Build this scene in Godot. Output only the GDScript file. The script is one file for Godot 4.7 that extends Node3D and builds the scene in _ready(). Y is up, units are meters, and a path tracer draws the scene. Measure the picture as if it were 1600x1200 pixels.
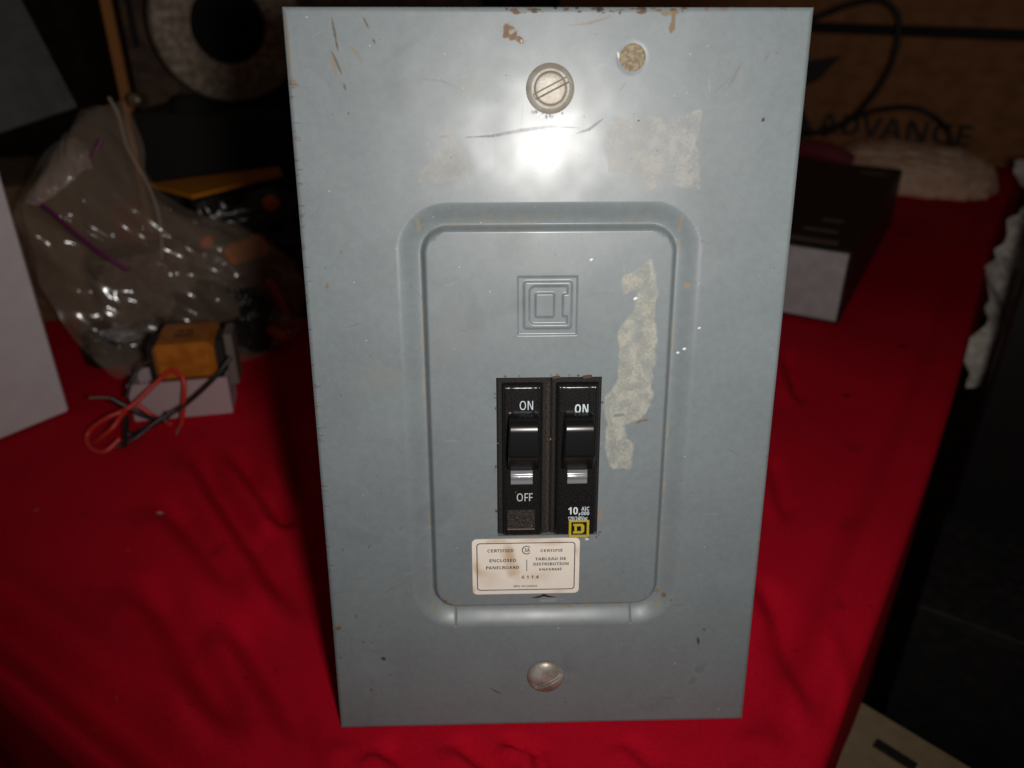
extends Node3D
# A grey circuit-breaker panel standing on a red cloth, photographed from close by with a flash.

const WID := 157.0            # the cover, in millimetres
const HGT := 255.6
const LEAN := 0.174533        # it leans back ten degrees
const CORNER := Vector3(0.028, 0, 0.1315)                 # the nearest corner of the table
const LEFTWARD := Vector3(-0.81602, 0, -0.57802)          # along the table's front edge
const BACKWARD := Vector3(0.57802, 0, -0.81602)           # along the table's right edge
const TABLE_TURN := -0.61630

var rng := RandomNumberGenerator.new()
var wavy := FastNoiseLite.new()
var fine := FastNoiseLite.new()
var cells := FastNoiseLite.new()
var used := {}


# ---------------------------------------------------------------- mesh building
class Shape:
	var v := PackedVector3Array()
	var n := PackedVector3Array()
	var t := PackedVector2Array()
	var ix := PackedInt32Array()
	var s := 1.0

	func tri(a: Vector3, b: Vector3, c: Vector3) -> void:      # anticlockwise from outside
		var k := v.size()
		var q := (b - a).cross(c - a).normalized()
		for p in [a, b, c]:
			v.append(p * s); n.append(q); t.append(Vector2(p.x, p.y))
		ix.append_array(PackedInt32Array([k, k + 2, k + 1]))

	func quad(a: Vector3, b: Vector3, c: Vector3, d: Vector3) -> void:
		tri(a, b, c); tri(a, c, d)

	# points[j][i], i to the right and j upwards seen from the front
	func sheet(rows: Array, uv = null, skip = null) -> void:
		var k := v.size()
		var nj := rows.size()
		var ni: int = rows[0].size()
		for j in nj:
			var r: PackedVector3Array = rows[j]
			var up: PackedVector3Array = rows[mini(j + 1, nj - 1)]
			var dn: PackedVector3Array = rows[maxi(j - 1, 0)]
			for i in ni:
				var p := r[i]
				var q := (r[mini(i + 1, ni - 1)] - r[maxi(i - 1, 0)]).cross(up[i] - dn[i])
				v.append(p * s); n.append(q.normalized() if q.length_squared() > 1e-30 else Vector3.UP)
				t.append(uv.call(p, float(i) / (ni - 1), float(j) / (nj - 1)) if uv != null else Vector2(float(i) / (ni - 1), 1.0 - float(j) / (nj - 1)))
		for j in nj - 1:
			for i in ni - 1:
				if skip != null and skip.call(i, j):
					continue
				var a := k + j * ni + i
				ix.append_array(PackedInt32Array([a, a + ni + 1, a + 1, a, a + ni, a + ni + 1]))

	# a box with chamfered edges; c its centre, h its half sizes
	func box(c: Vector3, h: Vector3, bevel := 0.0, b := Basis()) -> void:
		var e: float = minf(bevel, minf(h.x, minf(h.y, h.z)) * 0.9)
		var g := func(sx: float, sy: float, sz: float, axis: int) -> Vector3:
			var p := Vector3(sx * (h.x - (0.0 if axis == 0 else e)), sy * (h.y - (0.0 if axis == 1 else e)), sz * (h.z - (0.0 if axis == 2 else e)))
			return c + b * p
		for q in [1.0, -1.0]:
			_face(g.call(q, -1, -1, 0), g.call(q, 1, -1, 0), g.call(q, 1, 1, 0), g.call(q, -1, 1, 0), c)
			_face(g.call(-1, q, -1, 1), g.call(1, q, -1, 1), g.call(1, q, 1, 1), g.call(-1, q, 1, 1), c)
			_face(g.call(-1, -1, q, 2), g.call(1, -1, q, 2), g.call(1, 1, q, 2), g.call(-1, 1, q, 2), c)
		if e <= 0.0:
			return
		for p in [1.0, -1.0]:
			for q in [1.0, -1.0]:
				_face(g.call(p, q, -1, 0), g.call(p, q, 1, 0), g.call(p, q, 1, 1), g.call(p, q, -1, 1), c)
				_face(g.call(p, -1, q, 0), g.call(p, 1, q, 0), g.call(p, 1, q, 2), g.call(p, -1, q, 2), c)
				_face(g.call(-1, p, q, 1), g.call(1, p, q, 1), g.call(1, p, q, 2), g.call(-1, p, q, 2), c)
				for r in [1.0, -1.0]:
					_out(g.call(p, q, r, 0), g.call(p, q, r, 1), g.call(p, q, r, 2), c)

	func _out(a: Vector3, b: Vector3, d: Vector3, c: Vector3) -> void:
		if (b - a).cross(d - a).dot(a - c) < 0.0:
			tri(a, d, b)
		else:
			tri(a, b, d)

	func _face(a: Vector3, b: Vector3, d: Vector3, e: Vector3, c: Vector3) -> void:
		_out(a, b, d, c); _out(a, d, e, c)

	# a flat polygon (x, y) between z0 and z1, turned anticlockwise
	func prism(poly: PackedVector2Array, z0: float, z1: float, f := Transform3D()) -> void:
		if Geometry2D.is_polygon_clockwise(poly):
			poly.reverse()
		var ids := Geometry2D.triangulate_polygon(poly)
		for k in range(0, ids.size(), 3):
			var a := poly[ids[k]]
			var b := poly[ids[k + 1]]
			var c := poly[ids[k + 2]]
			if (b - a).cross(c - a) < 0.0:
				var w := b; b = c; c = w
			tri(f * Vector3(a.x, a.y, z1), f * Vector3(b.x, b.y, z1), f * Vector3(c.x, c.y, z1))
			tri(f * Vector3(a.x, a.y, z0), f * Vector3(c.x, c.y, z0), f * Vector3(b.x, b.y, z0))
		for k in poly.size():
			var a := poly[k]
			var b := poly[(k + 1) % poly.size()]
			quad(f * Vector3(a.x, a.y, z0), f * Vector3(b.x, b.y, z0), f * Vector3(b.x, b.y, z1), f * Vector3(a.x, a.y, z1))

	# a round bar along a smooth path
	func tube(path: Array, r: float, sides := 10, smooth := 6, r_end := -1.0) -> void:
		var pts := PackedVector3Array()
		for k in path.size() - 1:
			var p0: Vector3 = path[maxi(k - 1, 0)]
			var p3: Vector3 = path[mini(k + 2, path.size() - 1)]
			for m in smooth:
				pts.append((path[k] as Vector3).cubic_interpolate(path[k + 1], p0, p3, float(m) / smooth))
		pts.append(path[path.size() - 1])
		var side := Vector3.UP
		var k0 := v.size()
		for j in pts.size():
			var d := (pts[mini(j + 1, pts.size() - 1)] - pts[maxi(j - 1, 0)]).normalized()
			side = (side - d * side.dot(d))
			if side.length() < 0.01:
				side = d.cross(Vector3.RIGHT)
			side = side.normalized()
			var w := d.cross(side)
			var rr: float = r if r_end < 0.0 else lerpf(r, r_end, float(j) / (pts.size() - 1))
			for i in sides + 1:
				var a := TAU * i / sides
				var o := side * cos(a) + w * sin(a)
				v.append((pts[j] + o * rr) * s); n.append(o); t.append(Vector2(float(i) / sides, j * 0.1))
		for j in pts.size() - 1:
			for i in sides:
				var a := k0 + j * (sides + 1) + i
				ix.append_array(PackedInt32Array([a, a + sides + 2, a + 1, a, a + sides + 1, a + sides + 2]))
		for e in [0, pts.size() - 1]:
			for i in range(1, sides - 1):
				var a: int = k0 + e * (sides + 1)
				var b := PackedInt32Array([a, a + i, a + i + 1] if e == 0 else [a, a + i + 1, a + i])
				ix.append_array(b)

	# a profile (radius, height) turned about the y axis of f
	func lathe(prof: Array, f: Transform3D, seg := 40) -> void:
		for k in prof.size() - 1:
			var p: Vector2 = prof[k]
			var q: Vector2 = prof[k + 1]
			var rows := [PackedVector3Array(), PackedVector3Array()]
			for i in seg + 1:
				var a := TAU * i / seg
				rows[0].append(f * Vector3(p.x * cos(a), p.y, -p.x * sin(a)))
				rows[1].append(f * Vector3(q.x * cos(a), q.y, -q.x * sin(a)))
			sheet(rows)

	func mesh() -> ArrayMesh:
		var arr := []
		arr.resize(Mesh.ARRAY_MAX)
		arr[Mesh.ARRAY_VERTEX] = v
		arr[Mesh.ARRAY_NORMAL] = n
		arr[Mesh.ARRAY_TEX_UV] = t
		arr[Mesh.ARRAY_INDEX] = ix
		var m := ArrayMesh.new()
		m.add_surface_from_arrays(Mesh.PRIMITIVE_TRIANGLES, arr)
		return m


func millimetres() -> Shape:
	var a := Shape.new()
	a.s = 0.001
	return a


func numbered(called: String) -> String:
	if not used.has(called):
		used[called] = 0
		return called
	used[called] += 1
	return "%s_%03d" % [called, used[called]]


func obj(called: String, a: Shape, m: Material, parent: Node3D = self) -> MeshInstance3D:
	var o := MeshInstance3D.new()
	o.name = numbered(called) if parent == self else called
	o.mesh = a.mesh()
	o.material_override = m
	parent.add_child(o, true)
	return o


func thing(called: String, label: String, category: String, group := "") -> Node3D:
	var o := Node3D.new()
	o.name = numbered(called)
	add_child(o, true)
	tag(o, label, category, group)
	return o


func tag(o: Node3D, label: String, category: String, group := "") -> void:
	o.set_meta("label", label)
	o.set_meta("category", category)
	if group:
		o.set_meta("group", group)


func paint(r: float, g: float, b: float, rough := 0.6, metal := 0.0) -> StandardMaterial3D:
	var m := StandardMaterial3D.new()
	m.albedo_color = Color(r, g, b).linear_to_srgb()
	m.roughness = rough
	m.metallic = metal
	return m


# colour grain on a material, in the object's own axes; lo and hi multiply the colour
func grain(m: StandardMaterial3D, lo: Color, hi: Color, per_metre: float, freq := 0.03, seedy := 1, bump := 0.0) -> StandardMaterial3D:
	var f := FastNoiseLite.new()
	f.seed = seedy
	f.frequency = freq
	f.fractal_octaves = 5
	var w := NoiseTexture2D.new()
	w.width = 256; w.height = 256; w.seamless = true; w.noise = f
	var ramp := Gradient.new()
	ramp.set_color(0, lo); ramp.set_color(1, hi)
	ramp.set_offset(0, 0.25); ramp.set_offset(1, 0.75)
	w.color_ramp = ramp
	m.albedo_texture = w
	m.uv1_triplanar = true
	m.uv1_scale = Vector3.ONE * per_metre
	if bump > 0.0:
		var nw := NoiseTexture2D.new()
		nw.width = 256; nw.height = 256; nw.seamless = true; nw.noise = f; nw.as_normal_map = true; nw.bump_strength = 6.0
		m.normal_enabled = true
		m.normal_texture = nw
		m.normal_scale = bump
	return m


func table_at(l: float, b: float, y := 0.0) -> Vector3:
	return CORNER + LEFTWARD * l + BACKWARD * b + Vector3(0, y, 0)


func round_rect(c: Vector2, h: Vector2, r: float, seg := 6) -> PackedVector2Array:
	var p := PackedVector2Array()
	for k in 4:
		var q := c + Vector2((h.x - r) * [1, -1, -1, 1][k], (h.y - r) * [1, 1, -1, -1][k])
		for i in seg + 1:
			var a := PI / 2 * (k + float(i) / seg)
			p.append(q + Vector2(cos(a), sin(a)) * r)
	return p


func rr_dist(p: Vector2, c: Vector2, h: Vector2, r: float) -> float:
	var q := (p - c).abs() - h + Vector2(r, r)
	return Vector2(maxf(q.x, 0), maxf(q.y, 0)).length() + minf(maxf(q.x, q.y), 0) - r


# lettering fitted into a width and cap height (millimetres on the panel)
func lettering(called: String, words: String, c: Vector2, w: float, h: float, z: float, m: Material, parent: Node3D, bold := false) -> MeshInstance3D:
	var tm := TextMesh.new()
	var f := SystemFont.new()
	f.font_names = PackedStringArray(["Droid Sans"])
	f.font_weight = 700 if bold else 400
	tm.font = f
	tm.text = words
	tm.font_size = 40
	tm.pixel_size = 0.01
	tm.depth = 0.02
	tm.curve_step = 2.0
	var box := tm.get_aabb()
	var o := MeshInstance3D.new()
	o.name = called
	o.mesh = tm
	o.material_override = m
	var k := Vector3(w / box.size.x, h / box.size.y, 1.5) * 0.001
	o.scale = k
	var mid := box.get_center()
	o.position = Vector3(c.x, c.y, z) * 0.001 - Vector3(mid.x * k.x, mid.y * k.y, 0)
	parent.add_child(o, true)
	return o


# ---------------------------------------------------------------- the cover's relief (millimetres)
func step(a: float, b: float, x: float) -> float:
	return smoothstep(a, b, x)


func plate_dist(p: Vector2) -> float:
	return rr_dist(p, Vector2(0.65, 121.9), Vector2(41.2, 69.7), 8.5)


func relief(u: float, v: float) -> float:
	var p := Vector2(u, v)
	var z := wavy.get_noise_2d(u * 0.7, v * 0.7) * 0.16
	var e := minf(minf(u + WID / 2, WID / 2 - u), minf(v, HGT - v))
	if e < 1.3:
		z -= 0.6 * pow(1.0 - e / 1.3, 2)
	var d := plate_dist(p)
	if d < 8.2:
		if d < 0.7:
			z -= 0.3 + 3.0 * step(-1.5, 0.7, d)
		else:
			var k := (d - 0.7) / 7.0
			z -= 3.3 * (1.0 - step(0.0, 1.0, clampf(k, 0, 1)) * 0.55 - clampf(k, 0, 1) * 0.45)
		if v < 52.0 and d > 1.2 and d < 7.5:
			z -= 0.35 * (exp(-pow((u + 32.9) / 0.28, 2)) + exp(-pow((u - 32.5) / 0.28, 2)))
	var q := p - Vector2(0.1, 165.9)
	if absf(q.x) < 11.0 and absf(q.y) < 11.0:
		z -= 0.42 * step(0.42, -0.42, rr_dist(q, Vector2.ZERO, Vector2(9.7, 9.7), 0.2))
		z += 0.55 * step(0.45, -0.6, rr_dist(q, Vector2(0.1, 0.3), Vector2(7.9, 7.9), 1.0))
		var dd := rr_dist(q, Vector2(0.3, 0.3), Vector2(6.3, 6.4), 2.0)
		if q.x > 2.0:
			dd = rr_dist(q, Vector2(0.3, 0.3), Vector2(6.3, 6.4), 0.4)
		dd = maxf(dd, -rr_dist(q, Vector2(9.1, 0.3), Vector2(4.0, 3.7), 0.5))
		z -= 0.5 * step(0.42, -0.55, dd)
		z += 0.5 * step(0.42, -0.5, rr_dist(q, Vector2(-0.9, 0.3), Vector2(3.1, 4.0), 0.6))
	z -= 0.10 * step(5.2, 3.6, p.distance_to(Vector2(24.8, 241.7)))
	return z


func lines(from: float, to: float, fixed: Array, bands: Array, coarse: float) -> PackedFloat64Array:
	var out := PackedFloat64Array([from])
	var x := from
	while x < to - 1e-6:
		var d := coarse
		for b in bands:
			if x >= b[0] - 1e-6 and x < b[1]:
				d = minf(d, b[2])
			elif x < b[0]:
				d = minf(d, maxf(b[0] - x, 0.05))
		for f in fixed:
			if f > x + 1e-6 and f < x + d:
				d = f - x
		x = minf(x + d, to)
		out.append(x)
	return out


# ---------------------------------------------------------------- stains on a computed texture
class Canvas:
	var im: Image
	var rough: Image
	var org: Vector2
	var k: float
	var noise: FastNoiseLite

	func box(lo: Vector2, hi: Vector2) -> Rect2i:
		var a := Vector2i(((lo - org) * k).floor())
		var b := Vector2i(((hi - org) * k).ceil())
		return Rect2i(a, b - a + Vector2i.ONE).intersection(Rect2i(Vector2i.ZERO, im.get_size()))

	func dab(x: int, y: int, c: Color, a: float, r: float) -> void:
		if a <= 0.004:
			return
		var yy := im.get_height() - 1 - y
		im.set_pixel(x, yy, im.get_pixel(x, yy).lerp(c, minf(a, 1.0)))
		if rough and r > 0.0:
			rough.set_pixel(x, yy, rough.get_pixel(x, yy).lerp(Color(r, r, r), minf(a * 1.2, 1.0)))

	func blot(c: Vector2, rad: Vector2, turn: float, col: Color, strength: float, ragged := 0.5, r := 0.7, freq := 1.0) -> void:
		var m := maxf(rad.x, rad.y) * 1.6
		var q := box(c - Vector2(m, m), c + Vector2(m, m))
		for y in range(q.position.y, q.end.y):
			for x in range(q.position.x, q.end.x):
				var p := org + Vector2(x, y) / k
				var d := (p - c).rotated(-turn) / rad
				var e := 1.0 - d.length() + ragged * noise.get_noise_2d(p.x * freq, p.y * freq)
				dab(x, y, col, strength * smoothstep(0.0, 0.5 if strength > 0.3 else 1.0, e), r)

	func patch(poly: PackedVector2Array, col: Color, strength: float, ragged: float, freq: float, patchy := 0.6, r := 0.7) -> void:
		var lo := poly[0]
		var hi := poly[0]
		for p in poly:
			lo = lo.min(p); hi = hi.max(p)
		var q := box(lo - Vector2(2, 2), hi + Vector2(2, 2))
		for y in range(q.position.y, q.end.y):
			for x in range(q.position.x, q.end.x):
				var p := org + Vector2(x, y) / k
				var w := Vector2(noise.get_noise_2d(p.x * freq, p.y * freq), noise.get_noise_2d(p.x * freq + 91, p.y * freq))
				var hit := 0.0
				for o in [Vector2(-0.3, -0.12), Vector2(0.12, -0.3), Vector2(0.3, 0.12), Vector2(-0.12, 0.3)]:
					if Geometry2D.is_point_in_polygon(p + w * ragged + o, poly):
						hit += 0.25
				if hit > 0.0:
					var a := noise.get_noise_2d(p.x * 0.6 + 300, p.y * 0.6) + 0.6 * noise.get_noise_2d(p.x * 3.0 + 30, p.y * 3.0)
					dab(x, y, col.lerp(col.darkened(0.13), clampf(0.4 - a, 0, 1)), hit * strength * clampf(1.0 - patchy * (0.45 - a * 1.3), 0.12, 1.0), r)

	func stroke(path: PackedVector2Array, w: float, col: Color, strength: float, taper := true, r := 0.0) -> void:
		for s in path.size() - 1:
			var a := path[s]
			var b := path[s + 1]
			var q := box(a.min(b) - Vector2(w, w) * 2.0, a.max(b) + Vector2(w, w) * 2.0)
			for y in range(q.position.y, q.end.y):
				for x in range(q.position.x, q.end.x):
					var p := org + Vector2(x, y) / k
					var g := Geometry2D.get_closest_point_to_segment(p, a, b)
					var f := (s + a.distance_to(g) / maxf(a.distance_to(b), 1e-5)) / (path.size() - 1)
					var ww := w * (sin(PI * clampf(f, 0.04, 0.96)) if taper else 1.0)
					dab(x, y, col, strength * (1.0 - smoothstep(ww * 0.4, ww + 0.12, p.distance_to(g))) * (0.75 + 0.5 * noise.get_noise_2d(p.x * 2.0, p.y * 2.0)), r)


func s(r: float, g: float, b: float) -> Color:            # a linear colour as the texture stores it
	return Color(r, g, b).linear_to_srgb()


func cover_paint() -> StandardMaterial3D:
	var k := 5.0
	var w := int(WID * k)
	var h := int(HGT * k)
	var im := Image.create_empty(w, h, false, Image.FORMAT_RGB8)
	var ro := Image.create_empty(w, h, false, Image.FORMAT_RGB8)
	var base := s(0.168, 0.194, 0.204)
	var data := PackedByteArray()
	data.resize(w * h * 3)
	var rd := PackedByteArray()
	rd.resize(w * h * 3)
	for y in h:
		for x in w:
			var m := 1.0 + 0.035 * wavy.get_noise_2d(x * 0.16, y * 0.16) + 0.03 * fine.get_noise_2d(x * 0.9, y * 0.9) + 0.03 * fine.get_noise_2d(x * 0.2 + 50, y * 0.2)
			var o := (y * w + x) * 3
			data[o] = int(base.r8 * m); data[o + 1] = int(base.g8 * m); data[o + 2] = int(base.b8 * m)
			var r := int(255 * (0.41 + 0.07 * wavy.get_noise_2d(x * 0.3 + 400, y * 0.3)))
			rd[o] = r; rd[o + 1] = r; rd[o + 2] = r
	im.set_data(w, h, false, Image.FORMAT_RGB8, data)
	ro.set_data(w, h, false, Image.FORMAT_RGB8, rd)
	var c := Canvas.new()
	c.im = im; c.rough = ro; c.org = Vector2(-WID / 2, 0); c.k = k; c.noise = fine
	var glue := s(0.345, 0.345, 0.295)
	var tan := s(0.30, 0.285, 0.25)
	var rust := s(0.15, 0.075, 0.035)
	var dark := s(0.035, 0.028, 0.022)
	var dust := s(0.225, 0.20, 0.165)
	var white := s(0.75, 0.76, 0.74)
	# old glue where labels came off
	c.patch(PackedVector2Array([Vector2(-31, 222), Vector2(-24.3, 214.5), Vector2(-25.5, 206.5), Vector2(-41.4, 205), Vector2(-38.2, 212)]), tan, 0.55, 2.4, 0.3, 0.3, 0.5)
	c.patch(PackedVector2Array([Vector2(20.1, 223.5), Vector2(45.6, 226.2), Vector2(46.8, 203), Vector2(30.9, 203.3), Vector2(27.5, 208.6), Vector2(18.6, 207.3), Vector2(17.4, 215.9)]), s(0.315, 0.305, 0.28), 0.72, 2.4, 0.3, 0.6, 0.55)
	c.patch(PackedVector2Array([Vector2(34, 182), Vector2(35.4, 165), Vector2(35.8, 148), Vector2(36.4, 130), Vector2(32.4, 125.5), Vector2(27.4, 124), Vector2(28.2, 118), Vector2(30.6, 115.5), Vector2(28.7, 108.2), Vector2(23, 108), Vector2(21, 118), Vector2(20.4, 134.4), Vector2(24.1, 141), Vector2(24.1, 152.4), Vector2(27.4, 163.4), Vector2(30, 171), Vector2(24.9, 169.5), Vector2(24.4, 176), Vector2(29, 179)]), glue, 0.92, 2.2, 0.28, 0.30, 0.75)
	for q in [[30, 158, 2.6, 7, 0.32], [33.4, 171, 2.2, 5, 0.28], [27, 146, 2.4, 4, 0.3], [35.6, 140, 1.2, 9, 0.4], [26.5, 118, 2.2, 1.6, 0.4], [30, 133, 3.6, 2.4, 0.25], [24.2, 172.8, 1.6, 2.0, 0.35], [23, 132, 1.6, 3.0, 0.2]]:
		c.blot(Vector2(q[0], q[1]), Vector2(q[2], q[3]), rng.randf() * 0.6, base, q[4], 0.9, 0.5, 0.6)
	for i in 40:
		c.blot(Vector2(rng.randf_range(22, 36), rng.randf_range(110, 180)), Vector2(rng.randf_range(0.3, 1.2), rng.randf_range(0.2, 0.6)), rng.randf() * 3, s(0.22, 0.215, 0.18), rng.randf_range(0.1, 0.35), 0.8, 0.7)
	c.blot(Vector2(25, 127.5), Vector2(2.6, 0.8), 0.15, base, 0.9, 0.4, 0.42)
	c.blot(Vector2(24.6, 112.0), Vector2(1.2, 1.0), 0.3, s(0.26, 0.26, 0.23), 0.7, 0.6)
	c.blot(Vector2(31.5, 153), Vector2(1.3, 0.6), 0.0, s(0.24, 0.25, 0.24), 0.7, 0.5)
	c.blot(Vector2(33, 125.2), Vector2(2.2, 0.7), 0.2, rust, 0.7, 0.7)
	# rust
	for b in [[-12.4, 249.6, 1.7, 1.5], [-11.2, 247.6, 1.6, 1.1], [-8.9, 246.5, 1.1, 1.6], [-13.2, 247.7, 0.9, 0.8]]:
		c.blot(Vector2(b[0], b[1]), Vector2(b[2], b[3]), 0.4, rust, 0.85, 1.0)
	c.blot(Vector2(-8.6, 246.2), Vector2(0.35, 0.7), 0.3, s(0.5, 0.5, 0.46), 0.9, 0.2)
	for i in 34:
		c.blot(Vector2(rng.randf_range(-18, 40), HGT - rng.randf_range(0, 1.6)), Vector2(rng.randf_range(0.4, 2.0), rng.randf_range(0.2, 0.7)), 0, rust.lerp(dark, rng.randf()), 0.8, 0.9)
	c.blot(Vector2(36.4, 251.6), Vector2(0.9, 3.4), -0.15, s(0.17, 0.11, 0.055), 0.85, 0.7)
	c.blot(Vector2(35.4, 254), Vector2(4.0, 0.9), 0, s(0.17, 0.12, 0.07), 0.7, 0.9)
	c.stroke(PackedVector2Array([Vector2(5, 250.4), Vector2(12, 251.2), Vector2(18, 253)]), 0.5, rust, 0.45, true)
	for t in [[-64.3, 252.6, -63.4, 245.6, 0.45], [-63.6, 246.6, -63.0, 243.4, 0.4], [-65, 243.5, -62.4, 237.0, 0.5], [-62.0, 234.5, -61.6, 232.6, 0.5], [-55.2, 252.8, -53.6, 249.6, 0.3], [-52.6, 246.8, -52.0, 245.4, 0.35], [-61.2, 226.2, -61, 225.6, 0.4]]:
		c.stroke(PackedVector2Array([Vector2(t[0], t[1]), Vector2(t[2], t[3])]), t[4], dark.lerp(rust, 0.5), 0.85, true)
	for t in [[-59.4, 245.0, -55.9, 240.5, 0.8], [-65.4, 244.2, -64, 236, 0.8], [-77.6, 236.5, -76.6, 232.6, 1.4], [-77.7, 254, -77.5, 236, 0.5]]:
		c.stroke(PackedVector2Array([Vector2(t[0], t[1]), Vector2(t[2], t[3])]), t[4], s(0.20, 0.14, 0.08), 0.6, true)
	for i in 46:
		var v := rng.randf_range(2, 236)
		var u := -WID / 2 + rng.randf_range(0.0, 1.0)
		c.stroke(PackedVector2Array([Vector2(u - 0.6, v), Vector2(u + rng.randf_range(0.6, 2.4), v + rng.randf_range(-0.3, 1.1))]), rng.randf_range(0.10, 0.30), rust.lerp(dark, rng.randf() * 0.7), 0.55, true)
	for b in [[-60.7, 31.2, 0.95, dark], [-76.6, 45.0, 1.2, rust], [60.5, 41.2, 0.8, rust], [-67.5, 38.5, 0.8, s(0.16, 0.11, 0.06)], [44.6, 55.2, 1.0, rust], [47.2, 54.2, 0.7, rust], [42.2, 56.4, 1.1, s(0.17, 0.12, 0.07)], [-58.2, 24.0, 0.6, rust], [-66, 17.5, 0.7, rust], [-76.6, 32, 0.7, rust], [66, 223.9, 0.62, dark], [-36.4, 55.6, 0.7, s(0.2, 0.08, 0.05)], [-39.6, 58.0, 0.6, rust], [-43.0, 62, 1.1, s(0.22, 0.16, 0.09)], [27.4, 223.7, 0.4, dark], [8.6, 10, 0.8, s(0.12, 0.12, 0.12)], [46, 172.0, 1.1, s(0.3, 0.2, 0.13)]]:
		c.blot(Vector2(b[0], b[1]), Vector2(b[2], b[2] * rng.randf_range(0.7, 1.2)), rng.randf() * 3, b[3], 0.85, 0.7)
	c.stroke(PackedVector2Array([Vector2(58.2, 38.2), Vector2(58.8, 34.6)]), 0.7, dark, 0.8)
	c.stroke(PackedVector2Array([Vector2(-20.6, 17.2), Vector2(-16, 14.0)]), 0.4, dark.lerp(rust, 0.5), 0.75)
	c.blot(Vector2(60, 24), Vector2(3.4, 1.4), 0.7, s(0.13, 0.14, 0.14), 0.5, 0.9)
	c.blot(Vector2(58, 18), Vector2(1.8, 1.6), 0.7, s(0.13, 0.14, 0.14), 0.5, 0.9)
	# scratches
	var grey := s(0.075, 0.085, 0.09)
	c.stroke(PackedVector2Array([Vector2(-25.8, 218.9), Vector2(-17.3, 219.3), Vector2(-8.5, 220.9), Vector2(0.4, 222), Vector2(9, 221.6)]), 0.62, grey, 0.8, true, 0.6)
	c.stroke(PackedVector2Array([Vector2(8.3, 219.9), Vector2(12.4, 221.2), Vector2(16.2, 224.0)]), 0.5, grey, 0.75, true, 0.6)
	c.stroke(PackedVector2Array([Vector2(12.5, 222.0), Vector2(17, 224.4)]), 0.3, grey, 0.5, true)
	c.stroke(PackedVector2Array([Vector2(-8, 229.5), Vector2(-8.8, 222.0)]), 0.28, grey, 0.5, true)
	c.stroke(PackedVector2Array([Vector2(-34, 219), Vector2(-30.8, 219.4)]), 0.5, grey, 0.3, true)
	c.stroke(PackedVector2Array([Vector2(58.0, 240.2), Vector2(54.4, 233.2)]), 0.7, s(0.13, 0.115, 0.11), 0.45, true)
	c.stroke(PackedVector2Array([Vector2(66.4, 243.6), Vector2(64.8, 240.2)]), 0.6, s(0.13, 0.115, 0.11), 0.4, true)
	c.stroke(PackedVector2Array([Vector2(-40, 236), Vector2(-32, 235.0), Vector2(-28, 233)]), 0.3, grey, 0.3, true)
	c.stroke(PackedVector2Array([Vector2(14, 169.8), Vector2(23.5, 170.0)]), 0.3, s(0.16, 0.14, 0.13), 0.5, true)
	c.stroke(PackedVector2Array([Vector2(-62, 58), Vector2(-50.6, 64.0)]), 0.25, grey, 0.25, true)
	for i in 26:
		var p := Vector2(rng.randf_range(-75, 75), rng.randf_range(4, 250))
		c.stroke(PackedVector2Array([p, p + Vector2(rng.randf_range(1, 6), 0).rotated(rng.randf() * PI)]), 0.16, [grey, dust, s(0.33, 0.36, 0.37)][i % 3], 0.5, true)
	# brown dust lying in the pressed groove and round the opening
	for i in 150:
		var a := rng.randf() * TAU
		var p := Vector2(0.65, 121.9) + Vector2(clampf(cos(a) * 75, -42.0, 42.0), clampf(sin(a) * 105, -70.4, 70.4))
		c.blot(p, Vector2(rng.randf_range(0.5, 1.1), rng.randf_range(1.4, 4.6)), 0.0 if absf(p.x) > 41 else PI / 2, dust, rng.randf_range(0.08, 0.42), 0.7, 0.8)
	for i in 40:
		c.blot(Vector2(rng.randf_range(-34, 36), 193.0 + rng.randf_range(-0.6, 2.4)), Vector2(rng.randf_range(1, 4), rng.randf_range(0.4, 1.0)), 0, dust, rng.randf_range(0.1, 0.35), 0.5)
	for i in 14:
		c.blot(Vector2(rng.randf_range(-8, 30), 50.6), Vector2(rng.randf_range(0.8, 2.4), 0.5), 0, s(0.22, 0.165, 0.10), 0.45, 0.9)
	for i in 22:
		var e := rng.randi() % 4
		var p := Vector2([-17.4, 19.2, rng.randf_range(-17, 19), rng.randf_range(12, 20)][e], [rng.randf_range(82, 141), rng.randf_range(82, 141), 141.9, rng.randf_range(80, 83)][e])
		c.blot(p, Vector2(rng.randf_range(0.25, 0.8), rng.randf_range(0.25, 1.0)), 0, [dark, rust, dark, white, s(0.2, 0.15, 0.1)][rng.randi() % 5 if i % 4 == 0 else rng.randi() % 3], 0.75, 0.8)
	c.blot(Vector2(20.2, 90), Vector2(0.8, 3.2), 0, s(0.3, 0.17, 0.09), 0.6, 0.8)
	c.blot(Vector2(1.5, 54.9), Vector2(5.5, 1.0), 0.05, s(0.3, 0.29, 0.25), 0.6, 0.7)
	c.blot(Vector2(-31, 152), Vector2(11, 15), 0.3, s(0.17, 0.18, 0.185), 0.35, 0.9, 0.5, 0.15)
	# the paint under the upper screw is chipped
	for i in 16:
		var a := rng.randf_range(-2.6, -0.9)
		c.blot(Vector2(0.2, 233) + Vector2(cos(a), sin(a)) * rng.randf_range(7.4, 8.8), Vector2(rng.randf_range(0.3, 0.9), rng.randf_range(0.2, 0.5)), a, [dark, dust, white][i % 3], 0.75, 0.8)
	for i in 44:                                       # greasy smears and dull patches
		c.blot(Vector2(rng.randf_range(-72, 72), rng.randf_range(4, 250)), Vector2(rng.randf_range(3, 16), rng.randf_range(2, 9)), rng.randf() * 3, [dust, grey, s(0.24, 0.28, 0.29)][i % 3], rng.randf_range(0.06, 0.20), 0.9, 0.55, 0.2)
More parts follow.
